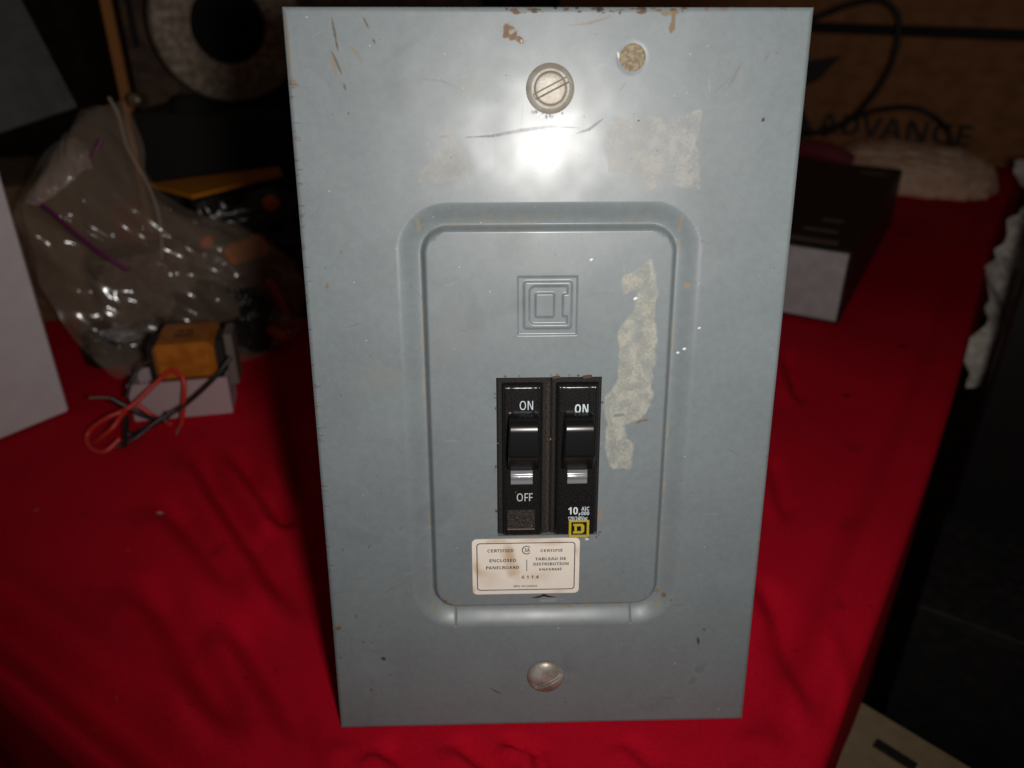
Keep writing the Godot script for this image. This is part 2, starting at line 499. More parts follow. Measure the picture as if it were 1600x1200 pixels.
	for i in 60:                                       # fine scuffs
		var q := Vector2(rng.randf_range(-76, 70), rng.randf_range(4, 250))
		c.stroke(PackedVector2Array([q, q + Vector2(rng.randf_range(0.8, 7), rng.randf_range(-1, 1)).rotated(rng.randfn() * 0.9)]), 0.10, [grey, s(0.30, 0.33, 0.34), dust][i % 3], rng.randf_range(0.25, 0.6), true)
	for i in 40:                                       # rust creeping in from the cut edges
		var q := Vector2([-WID / 2 + 0.3, WID / 2 - 0.3, rng.randf_range(-75, 75), rng.randf_range(-75, 75)][i % 4], [rng.randf_range(5, 250), rng.randf_range(5, 120), 0.3, HGT - 0.4][i % 4])
		c.blot(q, Vector2(rng.randf_range(0.4, 1.4), rng.randf_range(0.4, 1.2)), 0, s(0.15, 0.10, 0.065), rng.randf_range(0.25, 0.6), 0.9, 0.8)
	for i in 26:                                       # brown spots along the left side, as in a run of splashes
		c.blot(Vector2(rng.randf_range(-77, -58), rng.randf_range(20, 200)), Vector2(rng.randf_range(0.25, 0.6), rng.randf_range(0.4, 1.3)), rng.randf_range(-0.5, 0.5), rust.lerp(dust, rng.randf() * 0.6), rng.randf_range(0.35, 0.8), 0.6)
	c.blot(Vector2(20.5, 242.3), Vector2(0.5, 1.3), 0.2, white, 0.8, 0.3)  # highlight on the hole's left rim, painted into the colour
	# lint and fly specks
	for i in 260:
		var p := Vector2(rng.randf_range(-77, 77), rng.randf_range(1, 254))
		var r := rng.randf_range(0.09, 0.24)
		c.blot(p, Vector2(r, r * rng.randf_range(0.8, 1.8)), rng.randf() * 3, [white, dark, s(0.2, 0.13, 0.08), white, s(0.12, 0.12, 0.12)][i % 5], rng.randf_range(0.25, 0.75), 0.3, 0.8)
	for p in [Vector2(46.5, 150.5), Vector2(50.6, 158.0), Vector2(44.5, 148.9), Vector2(28.8, 168), Vector2(14, 181)]:
		c.blot(p, Vector2(0.75, 0.5), 0.4, white, 0.95, 0.7)
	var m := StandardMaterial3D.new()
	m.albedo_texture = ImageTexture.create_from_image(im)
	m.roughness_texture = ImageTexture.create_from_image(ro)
	m.roughness = 1.0
	m.metallic_specular = 0.45
	m.clearcoat_enabled = true
	m.clearcoat = 0.12
	m.clearcoat_roughness = 0.2
	return m


# ---------------------------------------------------------------- the panel
func screw(parent: Node3D, c: Vector2, rad: float, dome: float, turn: float, slot_off: float, ring: bool, m: Material) -> void:
	var a := millimetres()
	var rows := []
	var nn := 84
	for j in nn + 1:
		var r := PackedVector3Array()
		for i in nn + 1:
			var x := 2.0 * i / nn - 1.0
			var y := 2.0 * j / nn - 1.0
			var q := Vector2(x * sqrt(1 - y * y / 2), y * sqrt(1 - x * x / 2)) * rad     # the square laid onto the disc
			var d := q.length() / rad
			var z := 0.3 + dome * sqrt(maxf(1.0 - d * d * 0.97, 0.0)) - 0.25
			if ring:
				z = 0.15 + dome * (1.0 - pow(d, 4) * 0.85) - 0.28 * exp(-pow((q.length() - 5.0) / 0.32, 2)) + 0.2 * step(5.1, 4.5, q.length())
			var w := q.rotated(-turn) - Vector2(0.3, slot_off)
			z -= (0.55 if ring else 1.1) * step(0.95, 0.6, absf(w.y)) * step(5.9, 5.5, absf(w.x))
			z += 0.03 * fine.get_noise_2d(q.x * 6, q.y * 6)
			r.append(Vector3(c.x + q.x, c.y + q.y, z))
		rows.append(r)
	a.sheet(rows)
	var o := obj("screw", a, m, parent)
	var b := millimetres()
	b.lathe([Vector2(rad, -0.6), Vector2(rad, 0.25)], Transform3D(Basis(Vector3.RIGHT, PI / 2), Vector3(c.x, c.y, 0)), 48)
	obj("shank", b, m, o)


func breaker(parent: Node3D, u0: float, u1: float, m: StandardMaterial3D, dusty: StandardMaterial3D) -> MeshInstance3D:
	var a := millimetres()
	var c := Vector2((u0 + u1) / 2, 110.7)
	var h := Vector2((u1 - u0) / 2, 28.7)
	var us := lines(u0, u1, [], [[u0, u0 + 1.6, 0.16], [u1 - 1.6, u1, 0.16]], 0.8)
	var vs := lines(82.0, 139.4, [], [[82.0, 84, 0.2], [137, 139.4, 0.16]], 0.9)
	var rows := []
	for v in vs:
		var r := PackedVector3Array()
		for u in us:
			var d := -rr_dist(Vector2(u, v), c, h, 1.2)
			var z := -1.6 + 2.7 * sqrt(clampf(1.0 - pow(1.0 - clampf(d / 1.5, 0, 1), 2), 0, 1))
			z -= 0.35 * step(1.9, 1.6, absf(u - u0 - 2.6) + 1.2) * 0.6          # two shallow moulded ribs
			z -= 0.35 * step(1.9, 1.6, absf(u1 - u - 2.6) + 1.2) * 0.6
			r.append(Vector3(u, v, z + 0.02 * fine.get_noise_2d(u * 5, v * 5)))
		rows.append(r)
	a.sheet(rows)
	var o := obj("breaker", a, m, parent)
	var b := millimetres()
	b.box(Vector3(-7.6 if u0 < 0 else 10.5, 111.7, -3.4), Vector3(9.3 if u0 < 0 else 8.7, 29.6, 1.8), 0.5)
	obj("breaker_base", b, dusty, o)
	# the switch handle, leaning up to ON
	var tu := c.x + 0.25
	var prof := [Vector2(108.4, 0.4), Vector2(109.2, 3.0), Vector2(115.6, 8.2), Vector2(116.1, 8.7), Vector2(116.8, 8.75), Vector2(124.6, 7.9), Vector2(126.0, 7.5), Vector2(127.2, 6.8), Vector2(128.1, 5.8), Vector2(128.8, 4.4), Vector2(129.2, 2.6), Vector2(129.4, 0.4)]
	var t := millimetres()
	var trow := []
	for k in prof.size():
		var p: Vector2 = prof[k]
		var w: float = lerpf(5.5, 4.85, clampf((p.x - 110) / 18.0, 0, 1))
		var r := PackedVector3Array()
		for i in 9:
			var x: float = [-1.0, -0.995, -0.965, -0.90, 0.0, 0.90, 0.965, 0.995, 1.0][i]
			var dip: float = [0.75, 0.4, 0.12, 0.0, 0.0, 0.0, 0.12, 0.4, 0.75][i]
			var q := p - Vector2(0.0, 1.0).lerp(Vector2(0.7, 0.3) if p.x > 126 else Vector2(-0.5, 0.6), 0.5) * dip
			r.append(Vector3(tu + x * w, q.x, maxf(q.y, 0.3)))
		trow.append(r)
	t.sheet(trow)
	for e in [0, 8]:                                    # its two flat sides
		var poly := PackedVector3Array()
		for r in trow:
			poly.append(r[e])
		for k in range(1, poly.size() - 1):
			if e == 0:
				t.tri(poly[0], poly[k + 1], poly[k])
			else:
				t.tri(poly[0], poly[k], poly[k + 1])
	var hm := paint(0.006, 0.006, 0.0065, 0.24)
	hm.metallic_specular = 0.35
	obj("handle", t, hm, o)
	# the clear indicator window under it
	var wm := paint(0.17, 0.18, 0.19, 0.16)
	var wd := millimetres()
	var wr := []
	var w0 := u0 + (3.0 if u0 < 0 else 4.3)
	var w1 := u0 + (10.6 if u0 < 0 else 11.2)
	for j in 40:
		var v := 102.9 + 5.2 * j / 39.0
		var r := PackedVector3Array()
		for i in 22:
			var x := i / 21.0
			var z := 1.15 + 0.5 * sin(PI * j / 39.0) * pow(sin(PI * clampf(x, 0.02, 0.98)), 0.06)
			z += 0.19 * cos(TAU * (v - 103.0) / 2.6) + 0.012 * wavy.get_noise_2d(x * 40 + u0 * 9, v * 9)
			r.append(Vector3(lerpf(w0, w1, x), v, z))
		wr.append(r)
	wd.sheet(wr)
	obj("indicator_window", wd, wm, o)
	return o


func build_panel() -> void:
	var t := thing("breaker_panel", "scuffed grey steel circuit breaker panel standing on the red cloth", "breaker panel")
	t.basis = Basis(Vector3.RIGHT, Vector3(0, cos(LEAN), -sin(LEAN)), Vector3(0, sin(LEAN), cos(LEAN)))
	# pressed steel cover
	var us := lines(-WID / 2, WID / 2, [-17.0, 18.8], [[-78.5, -77, 0.3], [-49, -46, 0.7], [-46, -38, 0.35], [-33.6, -31.8, 0.12], [-10.6, 10.8, 0.21], [19.6, 30.2, 0.4], [31.8, 33.4, 0.12], [38.5, 47, 0.35], [47, 50, 0.7], [77, 78.5, 0.3]], 1.3)
	var vs := lines(0, HGT, [82.0, 141.5], [[0, 1.5, 0.3], [43, 56, 0.3], [155.3, 176.7, 0.21], [187, 201, 0.3], [236, 247.6, 0.4], [254, 255.6, 0.3]], 1.3)
	var rows := []
	for v in vs:
		var r := PackedVector3Array()
		for u in us:
			r.append(Vector3(u, v, relief(u, v)))
		rows.append(r)
	var a := millimetres()
	var uv := func(p: Vector3, _i: float, _j: float) -> Vector2: return Vector2((p.x + WID / 2) / WID, 1.0 - p.y / HGT)
	var skip := func(i: int, j: int) -> bool: return us[i] > -17.01 and us[i] < 18.7 and vs[j] > 81.99 and vs[j] < 141.4
	a.sheet(rows, uv, skip)
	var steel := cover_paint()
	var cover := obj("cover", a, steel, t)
	var grey := paint(0.16, 0.18, 0.185, 0.5)
	var e := millimetres()                              # the turned edge and the sheet's back
	var x := WID / 2
	var lo := -0.62
	for q in [[Vector2(-x, 0), Vector2(x, 0)], [Vector2(x, 0), Vector2(x, HGT)], [Vector2(x, HGT), Vector2(-x, HGT)], [Vector2(-x, HGT), Vector2(-x, 0)]]:
		e.quad(Vector3(q[0].x, q[0].y, -3.9), Vector3(q[1].x, q[1].y, -3.9), Vector3(q[1].x, q[1].y, lo + 0.1), Vector3(q[0].x, q[0].y, lo + 0.1))
	e.quad(Vector3(-x, 0, -3.95), Vector3(-x, HGT, -3.95), Vector3(x, HGT, -3.95), Vector3(x, 0, -3.95))
	for q in [[Vector2(-17, 82), Vector2(-17, 141.5)], [Vector2(-17, 141.5), Vector2(18.8, 141.5)], [Vector2(18.8, 141.5), Vector2(18.8, 82)], [Vector2(18.8, 82), Vector2(-17, 82)]]:
		e.quad(Vector3(q[0].x, q[0].y, -2.4), Vector3(q[1].x, q[1].y, -2.4), Vector3(q[1].x, q[1].y, -0.28), Vector3(q[0].x, q[0].y, -0.28))
	obj("cover_edge", e, grey, cover)
	var k := millimetres()
	k.box(Vector3(0.5, 131, -39.6), Vector3(66, 118, 34.6), 1.5)
	obj("enclosure_box", k, paint(0.16, 0.175, 0.18, 0.5), t)
	# the filled knockout hole
	var hole := millimetres()
	hole.lathe([Vector2(0.0, 0.0), Vector2(0.01, 0.02), Vector2(3.4, 0.12), Vector2(4.5, -0.2)].map(func(p): return Vector2(p.x, p.y)), Transform3D(Basis(Vector3.RIGHT, PI / 2), Vector3(24.9, 241.7, -0.05)), 40)
	obj("knockout_plug", hole, grain(paint(0.27, 0.225, 0.155, 0.9), Color(0.78, 0.76, 0.74), Color(1, 1, 1), 70.0, 0.03, 5, 0.3), t)
	var latch := millimetres()
	latch.prism(PackedVector2Array([Vector2(-5.2, 56.2), Vector2(-1.6, 57.1), Vector2(-0.2, 57.9), Vector2(1.6, 57.1), Vector2(4.8, 56.3), Vector2(1.7, 56.4), Vector2(-0.2, 56.9), Vector2(-1.9, 56.3)]), -0.5, -0.2)
	obj("latch_slot", latch, paint(0.01, 0.01, 0.01, 0.6), t)
	# screws
	screw(t, Vector2(0.2, 233), 7.3, 1.5, 0.46, 0.0, true, grain(paint(0.335, 0.325, 0.295, 0.5, 0.3), Color(0.86, 0.83, 0.78), Color(1, 1, 1), 22.0, 0.02, 8))
	screw(t, Vector2(0.8, 22.4), 7.0, 3.2, 0.5, -1.4, false, grain(paint(0.50, 0.50, 0.48, 0.40, 0.45), Color(0.68, 0.62, 0.56), Color(1, 1, 1), 22.0, 0.02, 9))
	# breakers
	var black := grain(paint(0.013, 0.0125, 0.0125, 0.26), Color(0.68, 0.68, 0.7), Color(1, 1, 1), 80.0, 0.05, 11)
	var dusty := grain(paint(0.017, 0.0135, 0.011, 0.8), Color(0.3, 0.28, 0.25), Color(1, 1, 1), 90.0, 0.06, 12, 1.0)
	var left := breaker(t, -15.2, -1.0, black, dusty)
	var right := breaker(t, 3.3, 18.1, black, dusty)
	left.set_meta("label", "left breaker with a dusty blank label below OFF")
	right.set_meta("label", "right breaker with a yellow emblem at its foot")
	var ink := paint(0.50, 0.58, 0.62, 0.6)
	var z := 1.13
	lettering("lettering", "ON", Vector2(-6.8, 132.0), 4.5, 3.2, z, ink, left)
	lettering("lettering", "OFF", Vector2(-7.3, 97.8), 5.6, 3.0, z, paint(0.5, 0.52, 0.5, 0.6), left)
	lettering("lettering", "ON", Vector2(12.0, 130.6), 4.6, 3.2, z, ink, right, true)
	lettering("lettering", "10,", Vector2(10.3, 92.0), 4.4, 3.3, z, paint(0.62, 0.66, 0.68, 0.6), right, true)
	lettering("lettering", "AIC", Vector2(14.2, 93.0), 2.8, 1.45, z, ink, right, true)
	lettering("lettering", "000", Vector2(14.2, 91.2), 2.8, 1.45, z, ink, right, true)
	lettering("lettering", "120/240Vac", Vector2(11.6, 89.2), 7.0, 1.6, z, ink, right, true)
	var yellow := paint(0.42, 0.33, 0.012, 0.55)
	var em := millimetres()
	var ec := Vector2(12.1, 85.2)
	for q in [[-3.2, 0, 0.42, 3.3], [3.2, 0, 0.42, 3.3], [0, 2.95, 2.78, 0.36], [0, -2.95, 2.78, 0.36]]:
		em.box(Vector3(ec.x + q[0], ec.y + q[1], z + 0.02), Vector3(q[2], q[3], 0.05))
	em.prism(PackedVector2Array([Vector2(-2.1, 1.9), Vector2(1.2, 1.9), Vector2(1.9, 1.2), Vector2(1.9, -1.2), Vector2(1.2, -1.9), Vector2(-2.1, -1.9), Vector2(-2.1, -1.15), Vector2(-1.6, -1.0), Vector2(-0.75, -1.0), Vector2(0.75, -1.0), Vector2(0.75, 0.95), Vector2(-0.75, 0.95), Vector2(-0.75, -1.0), Vector2(-1.6, -1.0), Vector2(-1.6, 1.0), Vector2(-2.1, 1.15)]), 0, 0.1, Transform3D(Basis(), Vector3(ec.x, ec.y, z - 0.03)))
	obj("emblem", em, yellow, right)
	var strip := millimetres()
	strip.box(Vector3(0.7, 111, -1.7), Vector3(0.75, 28.6, 0.35), 0.3)
	obj("dust_strip", strip, grain(paint(0.085, 0.058, 0.036, 0.95), Color(0.12, 0.1, 0.09), Color(1, 1, 1), 110.0, 0.06, 61, 1.0), left)
	var pad := millimetres()
	pad.box(Vector3(-8.6, 89.2, 1.1), Vector3(4.9, 3.7, 0.12), 0.1)
	obj("label_pad", pad, grain(paint(0.045, 0.036, 0.028, 0.9), Color(0.3, 0.28, 0.25), Color(1, 1, 1), 70.0, 0.05, 62, 0.8), left)
	var lip := millimetres()
	lip.box(Vector3(-8.6, 85.4, 1.25), Vector3(4.9, 0.22, 0.2), 0.1)
	obj("pad_edge", lip, paint(0.13, 0.10, 0.075, 0.8), left)
	var crumb := paint(0.22, 0.155, 0.095, 0.8)
	for q in [[-12.4, 129.4, 0.42, 1.3], [-4.9, 86.7, 0.25, 1.4], [14.9, 129.0, 0.35, 1.4], [1.7, 118.6, 0.35, -1.5], [-16.6, 117.4, 0.25, -1.3], [-10.6, 99.8, 0.2, 1.2]]:
		var cr := millimetres()
		cr.box(Vector3(q[0], q[1], q[3]), Vector3(q[2], q[2] * 0.7, q[2] * 0.5), q[2] * 0.3, Basis(Vector3(1, 2, 3).normalized(), q[0]))
		obj("dirt_crumb", cr, crumb, t)
	for q in [[13.8, 141.6, 1.6, 0.6], [3.2, 141.5, 1.4, 0.45]]:
		var fl := millimetres()
		fl.box(Vector3(q[0], q[1], 0.0), Vector3(q[2], q[3], 0.3), 0.25, Basis(Vector3(0, 0, 1), 0.12))
		obj("rust_flake", fl, grain(paint(0.13, 0.075, 0.05, 0.9), Color(0.5, 0.5, 0.5), Color(1, 1, 1), 200.0, 0.05, 14), t)
	# the certification sticker
	var st := millimetres()
	var sr := round_rect(Vector2(-6.8, 69.6), Vector2(19.5, 11.3), 1.7)
	st.prism(sr, -0.3, 0.02)
	for i in st.t.size():
		st.t[i] = Vector2((st.t[i].x + 26.4) / 39.2, 1.0 - (st.t[i].y - 58.2) / 22.8)
	var im := Image.create_empty(392, 228, false, Image.FORMAT_RGB8)
	im.fill(s(0.74, 0.68, 0.60))
	var c := Canvas.new()
	c.im = im; c.org = Vector2(-26.4, 58.2); c.k = 10.0; c.noise = fine
	var stain := s(0.42, 0.24, 0.12)
	for q in [[-12.5, 75, 3.2, 7, 0.5], [-11.5, 71, 2.2, 6, 0.45], [-25, 68, 2.4, 4.0, 0.75], [-22, 66, 4, 3, 0.4], [-6, 80.6, 14, 1.3, 0.5], [12, 75, 1.3, 3.4, 0.7], [-3, 65, 8, 2.6, 0.25], [3, 79.6, 6, 1.4, 0.4], [-25.8, 60, 1, 2.4, 0.5], [6, 58.9, 5, 0.8, 0.4], [-11, 66.6, 2.5, 3.4, 0.4], [-18, 80.4, 5, 0.9, 0.4]]:
		for rep in 4:
			c.blot(Vector2(q[0], q[1]) + Vector2(rng.randfn(), rng.randfn()) * 0.5 * minf(q[2], q[3]), Vector2(q[2], q[3]) * rng.randf_range(0.6, 1.3), 0.1, stain, q[4] * 0.28, 0.45, 0.0, 0.35)
	var sm := StandardMaterial3D.new()
	sm.albedo_texture = ImageTexture.create_from_image(im)
	sm.roughness = 0.65
	var sticker := obj("certification_sticker", st, sm, t)
	var line := paint(0.035, 0.035, 0.035, 0.7)
	var o1 := round_rect(Vector2(-6.8, 69.6), Vector2(17.9, 9.75), 1.3)
	var o2 := round_rect(Vector2(-6.8, 69.6), Vector2(17.55, 9.4), 1.0)
	var fr := millimetres()
	for i in o1.size():
		var j := (i + 1) % o1.size()
		fr.quad(Vector3(o1[i].x, o1[i].y, 0.06), Vector3(o1[j].x, o1[j].y, 0.06), Vector3(o2[j].x, o2[j].y, 0.06), Vector3(o2[i].x, o2[i].y, 0.06))
	fr.box(Vector3(-6.5, 70.1, 0.04), Vector3(0.13, 2.3, 0.02))
	obj("printed_border", fr, line, sticker)
	for w in [["CERTIFIED", -16.0, 76.2, 9.4, 1.25], ["CERTIFIÉ", 2.5, 76.1, 8.0, 1.3], ["ENCLOSED", -15.2, 72.2, 9.6, 1.25], ["PANELBOARD", -15.3, 69.3, 12.0, 1.25], ["TABLEAU DE", 2.2, 72.6, 11.2, 1.15], ["DISTRIBUTION", 2.35, 70.5, 12.8, 1.15], ["ENFERMÉ", 2.2, 68.4, 8.2, 1.2], ["6 1 1 4", -5.2, 65.2, 6.2, 1.25], ["MFG. IN CANADA", -6.9, 61.5, 8.6, 0.75]]:
		lettering("lettering", w[0], Vector2(w[1], w[2]), w[3], w[4], 0.05, line, sticker, true)
	var arc := millimetres()
	for i in 22:
		var b0 := lerpf(0.75, TAU - 0.75, i / 22.0)
		var b1 := lerpf(0.75, TAU - 0.75, (i + 1) / 22.0)
		var mid := Vector3(-6.55, 76.3, 0.06)
		arc.quad(mid + Vector3(cos(b0), sin(b0), 0) * 1.75, mid + Vector3(cos(b1), sin(b1), 0) * 1.75, mid + Vector3(cos(b1), sin(b1), 0) * 1.4, mid + Vector3(cos(b0), sin(b0), 0) * 1.4)
	obj("printed_mark", arc, line, sticker)
	lettering("lettering", "SA", Vector2(-6.3, 76.3), 1.9, 1.5, 0.05, line, sticker, true)


# ---------------------------------------------------------------- the cloth
var folds := [
	# points on the table (x, z in mm), depth mm (a groove if positive), width mm
	[[-205, -215, -171, -159, -130, -98, -99, -52], 5.2, 9.0], [[-183, -214, -138, -146, -124, -124], 4.0, 8.0],
	[[-193, -95, -164, -60, -135, -23, -112, 10], 4.4, 10.0], [[-140, -66, -112, -26, -80, 16], 4.2, 9.0],
	[[-64, 6, -54, 14, -44, 30], 3.4, 6.0], [[-37, 4, -20, 19, -12, 34], 3.0, 5.0], [[-17, 5, -3, 12, -1, 27], 3.2, 3.6],
	[[112, -84, 110, -41, 107, 10], 3.4, 8.0], [[209, -341, 190, -245], 3.0, 7.0], [[104, -57, 95, -20, 88, 22], 2.6, 8.0],
	[[-181, -334, -140, -206, -121, -140], 4.2, 10.0], [[-205, -160, -161, -109, -128, -67], 3.6, 10.0],
	[[30, 6, 44, 24], 1.5, 5.0], [[150, -190, 138, -120], 1.6, 6.0], [[-100, -20, -80, 10, -70, 40], -2.0, 9.0], [[130, -60, 122, 0], -1.6, 7.0],
]


func fold_height(x: float, z: float) -> float:
	var p := Vector2(x, z) * 1000.0
	var h := 0.0
	for f in folds:
		var w: float = f[2]
		var pts: PackedVector2Array = f[3]
		var lo: Vector2 = f[4]
		var hi: Vector2 = f[5]
		if p.x < lo.x or p.y < lo.y or p.x > hi.x or p.y > hi.y:
			continue
		var best := 1e9
		var sgn := 1.0
		var along := 0.0
		for i in pts.size() - 1:
			var q := Geometry2D.get_closest_point_to_segment(p, pts[i], pts[i + 1])
			var d := p.distance_to(q)
			if d < best:
				best = d
				sgn = signf((pts[i + 1] - pts[i]).cross(p - pts[i]))
				along = (i + pts[i].distance_to(q) / pts[i].distance_to(pts[i + 1])) / (pts.size() - 1)
		var fade := smoothstep(0.0, 0.25, along) * smoothstep(1.0, 0.7, along) if f[1] > 0 else sin(PI * along)
		var ds := best * sgn
		h += fade * f[1] * (-exp(-pow(ds / (0.85 * w), 2)) + 0.8 * exp(-pow((ds - 1.2 * w) / (1.0 * w), 2)))
	return h * 0.0016


func build_cloth() -> void:
	for f in folds:
		var pts := PackedVector2Array()
		var lo := Vector2(1e9, 1e9)
		var hi := Vector2(-1e9, -1e9)
		for i in range(0, f[0].size(), 2):
			var p := Vector2(f[0][i], f[0][i + 1])
			pts.append(p); lo = lo.min(p); hi = hi.max(p)
		f.append(pts); f.append(lo - Vector2.ONE * f[2] * 4.5); f.append(hi + Vector2.ONE * f[2] * 4.5)
	var ls := lines(-0.30, 0.95, [], [[-0.03, 0.42, 0.0024], [-0.05, -0.03, 0.005]], 0.012)
	var bs := lines(-0.30, 1.75, [], [[-0.06, 0.45, 0.0024], [0.45, 1.0, 0.008]], 0.02)
	var rows := []
	var r0 := 0.006
	for b in bs:
		var row := PackedVector3Array()
		for i in range(ls.size() - 1, -1, -1):
			var l := ls[i]
			var y := 0.0
			var ll := l
			var bb := b
			if l < 0.0:                                     # hangs over the right edge
				ll = -r0 * sin(minf(-l / r0, PI / 2)) + 0.010 * smoothstep(0.1, 0.3, -l) * (1.0 + sin(b * 34.0))
				y -= r0 * (1 - cos(minf(-l / r0, PI / 2))) + maxf(-l - r0 * PI / 2, 0.0)
			if b < 0.0:                                     # and, flaring out, over the front one
				var g := -b
				bb = -0.019 * sin(minf(g / 0.024, 1.0) * PI / 2)
				y -= 0.35 * g if g < 0.024 else 0.0084 + (g - 0.024)
				bb += 0.010 * smoothstep(0.03, 0.2, g) * (1.0 + sin(l * 40.0))
			ll += 0.008 + 0.022 * smoothstep(0.3, 1.15, b) * smoothstep(0.3, 0.0, l)
			var p := table_at(ll, bb, y)
			if l >= -0.002:
				p.y -= 0.008 * exp(-pow((b - 0.001) / 0.006, 2)) - 0.004 * exp(-pow((b - 0.016) / 0.009, 2)) - 0.008 * exp(-pow((b + 0.013) / 0.006, 2))
				p.y += 0.0022 * exp(-pow((l - 0.012) / 0.007, 2)) - 0.0018 * exp(-pow((l - 0.026) / 0.008, 2))
			var lump := 0.0012 * wavy.get_noise_2d(p.x * 190, p.z * 190)
			lump += fold_height(p.x, p.z)
			var under := smoothstep(0.012, 0.0, maxf(absf(p.x) - 0.085, maxf(-p.z - 0.09, p.z - 0.001)))   # flat where the panel stands
			p.y += lerpf(lump, minf(lump, 0.0) - 0.0006, under)
			row.append(p)
		rows.append(row)
	var a := Shape.new()
	var uv := func(p: Vector3, _i: float, _j: float) -> Vector2: return Vector2((p.x + 0.75) / 1.5, 1.0 - (p.z + 1.05) / 1.5)
	a.sheet(rows, uv)
	var n := 1536
	var im := Image.create_empty(n, n, false, Image.FORMAT_RGB8)
	var data := PackedByteArray()
	data.resize(n * n * 3)
	var base := s(0.48, 0.0030, 0.0175)
	for y in n:
		for x in n:
			var m := 1.0 + 0.06 * wavy.get_noise_2d(x * 0.25, y * 0.25) + 0.09 * fine.get_noise_2d(x * 2.6, y * 2.6)
			var o := (y * n + x) * 3
			data[o] = int(minf(base.r8 * m, 255)); data[o + 1] = int(base.g8 * m); data[o + 2] = int(base.b8 * m)
	im.set_data(n, n, false, Image.FORMAT_RGB8, data)
	var c := Canvas.new()
	c.im = im; c.org = Vector2(-750, -1050); c.k = n / 1500.0; c.noise = fine
	var smudge := s(0.14, 0.004, 0.008)
	for q in [[-199, -142, 3.0, 9], [-240, -143, 5, 1], [-255, -165, 6, 1], [-160, -110, 7, 2], [303, -345, 4, 0], [226, -265, 3.5, 0], [203, -197, 8, 1], [172, -124, 9, 1], [190, -235, 5, 1], [-78, -42, 5, 1], [140, -60, 6, 1], [-110, -90, 6, 1], [-210, -80, 5, 1], [-267, -146, 2.6, 8], [-150, -40, 4, 1]]:
		if q[3] == 9:
			c.blot(Vector2(q[0], q[1]), Vector2(q[2], q[2]) * 0.8, 0, s(0.6, 0.5, 0.45), 0.9, 0.4)
		elif q[3] == 8:
			c.blot(Vector2(q[0], q[1]), Vector2(q[2], q[2]) * 0.8, 0, s(0.45, 0.13, 0.03), 0.8, 0.4)
		elif q[3] == 0:
			c.blot(Vector2(q[0], q[1]), Vector2(q[2], q[2] * 0.6), 0.3, s(0.03, 0.004, 0.004), 0.9, 0.5)
		else:
			c.blot(Vector2(q[0], q[1]), Vector2(q[2], q[2] * 0.8), q[0], smudge, 0.28, 0.7, 0.0, 0.3)
	for i in 170:
		c.blot(Vector2(rng.randf_range(-320, 330), rng.randf_range(-420, 60)), Vector2(0.9, rng.randf_range(0.9, 2.2)), rng.randf() * 3, [smudge, s(0.5, 0.2, 0.18), smudge][i % 3], rng.randf_range(0.2, 0.5), 0.4)
	var m := StandardMaterial3D.new()
	# rows run front to back and the sheet's v axis downwards in z, so the picture is laid with z down
	for i in a.t.size():
		a.t[i].y = 1.0 - (a.v[i].z + 1.05) / 1.5
	m.albedo_texture = ImageTexture.create_from_image(im)
	m.roughness = 0.85
	m.metallic_specular = 0.2
	var o := obj("red_tablecloth", a, m)
	tag(o, "creased red cloth spread over the table under everything", "tablecloth")


# ---------------------------------------------------------------- crumpled lumps and bags
func crumple(x: float, y: float, z: float) -> float:
	return absf(cells.get_noise_3d(x, y, z)) + 0.5 * absf(cells.get_noise_3d(x * 2.1 + 40, y * 2.1, z * 2.1))


# a heap standing on the table: half sizes, height, turn, how crumpled
func heap(c: Vector3, h: Vector3, turn: float, rough: float, nu := 64, nv := 40, power := 0.6) -> Shape:
	var a := Shape.new()
	var rows := []
	for j in nv + 1:
		var row := PackedVector3Array()
		var e := PI / 2 * (1.0 - float(j) / nv)              # from the top down would face inwards; see order below
		for i in nu + 1:
			var g := TAU * i / nu
			var d := Vector3(cos(e) * cos(g), sin(e), -cos(e) * sin(g))
			var q := Vector3(signf(d.x) * pow(absf(d.x), power), pow(maxf(d.y, 0), power), signf(d.z) * pow(absf(d.z), power))
			var k := 1.0 + rough * (crumple(d.x * 60 + c.x * 900, d.y * 60, d.z * 60 + c.z * 900) * 2.0 - 0.8)
			row.append(c + Vector3(q.x * h.x * k, q.y * h.y * k, q.z * h.z * k).rotated(Vector3.UP, turn))
		rows.append(row)
	rows.reverse()
	a.sheet(rows)
	return a


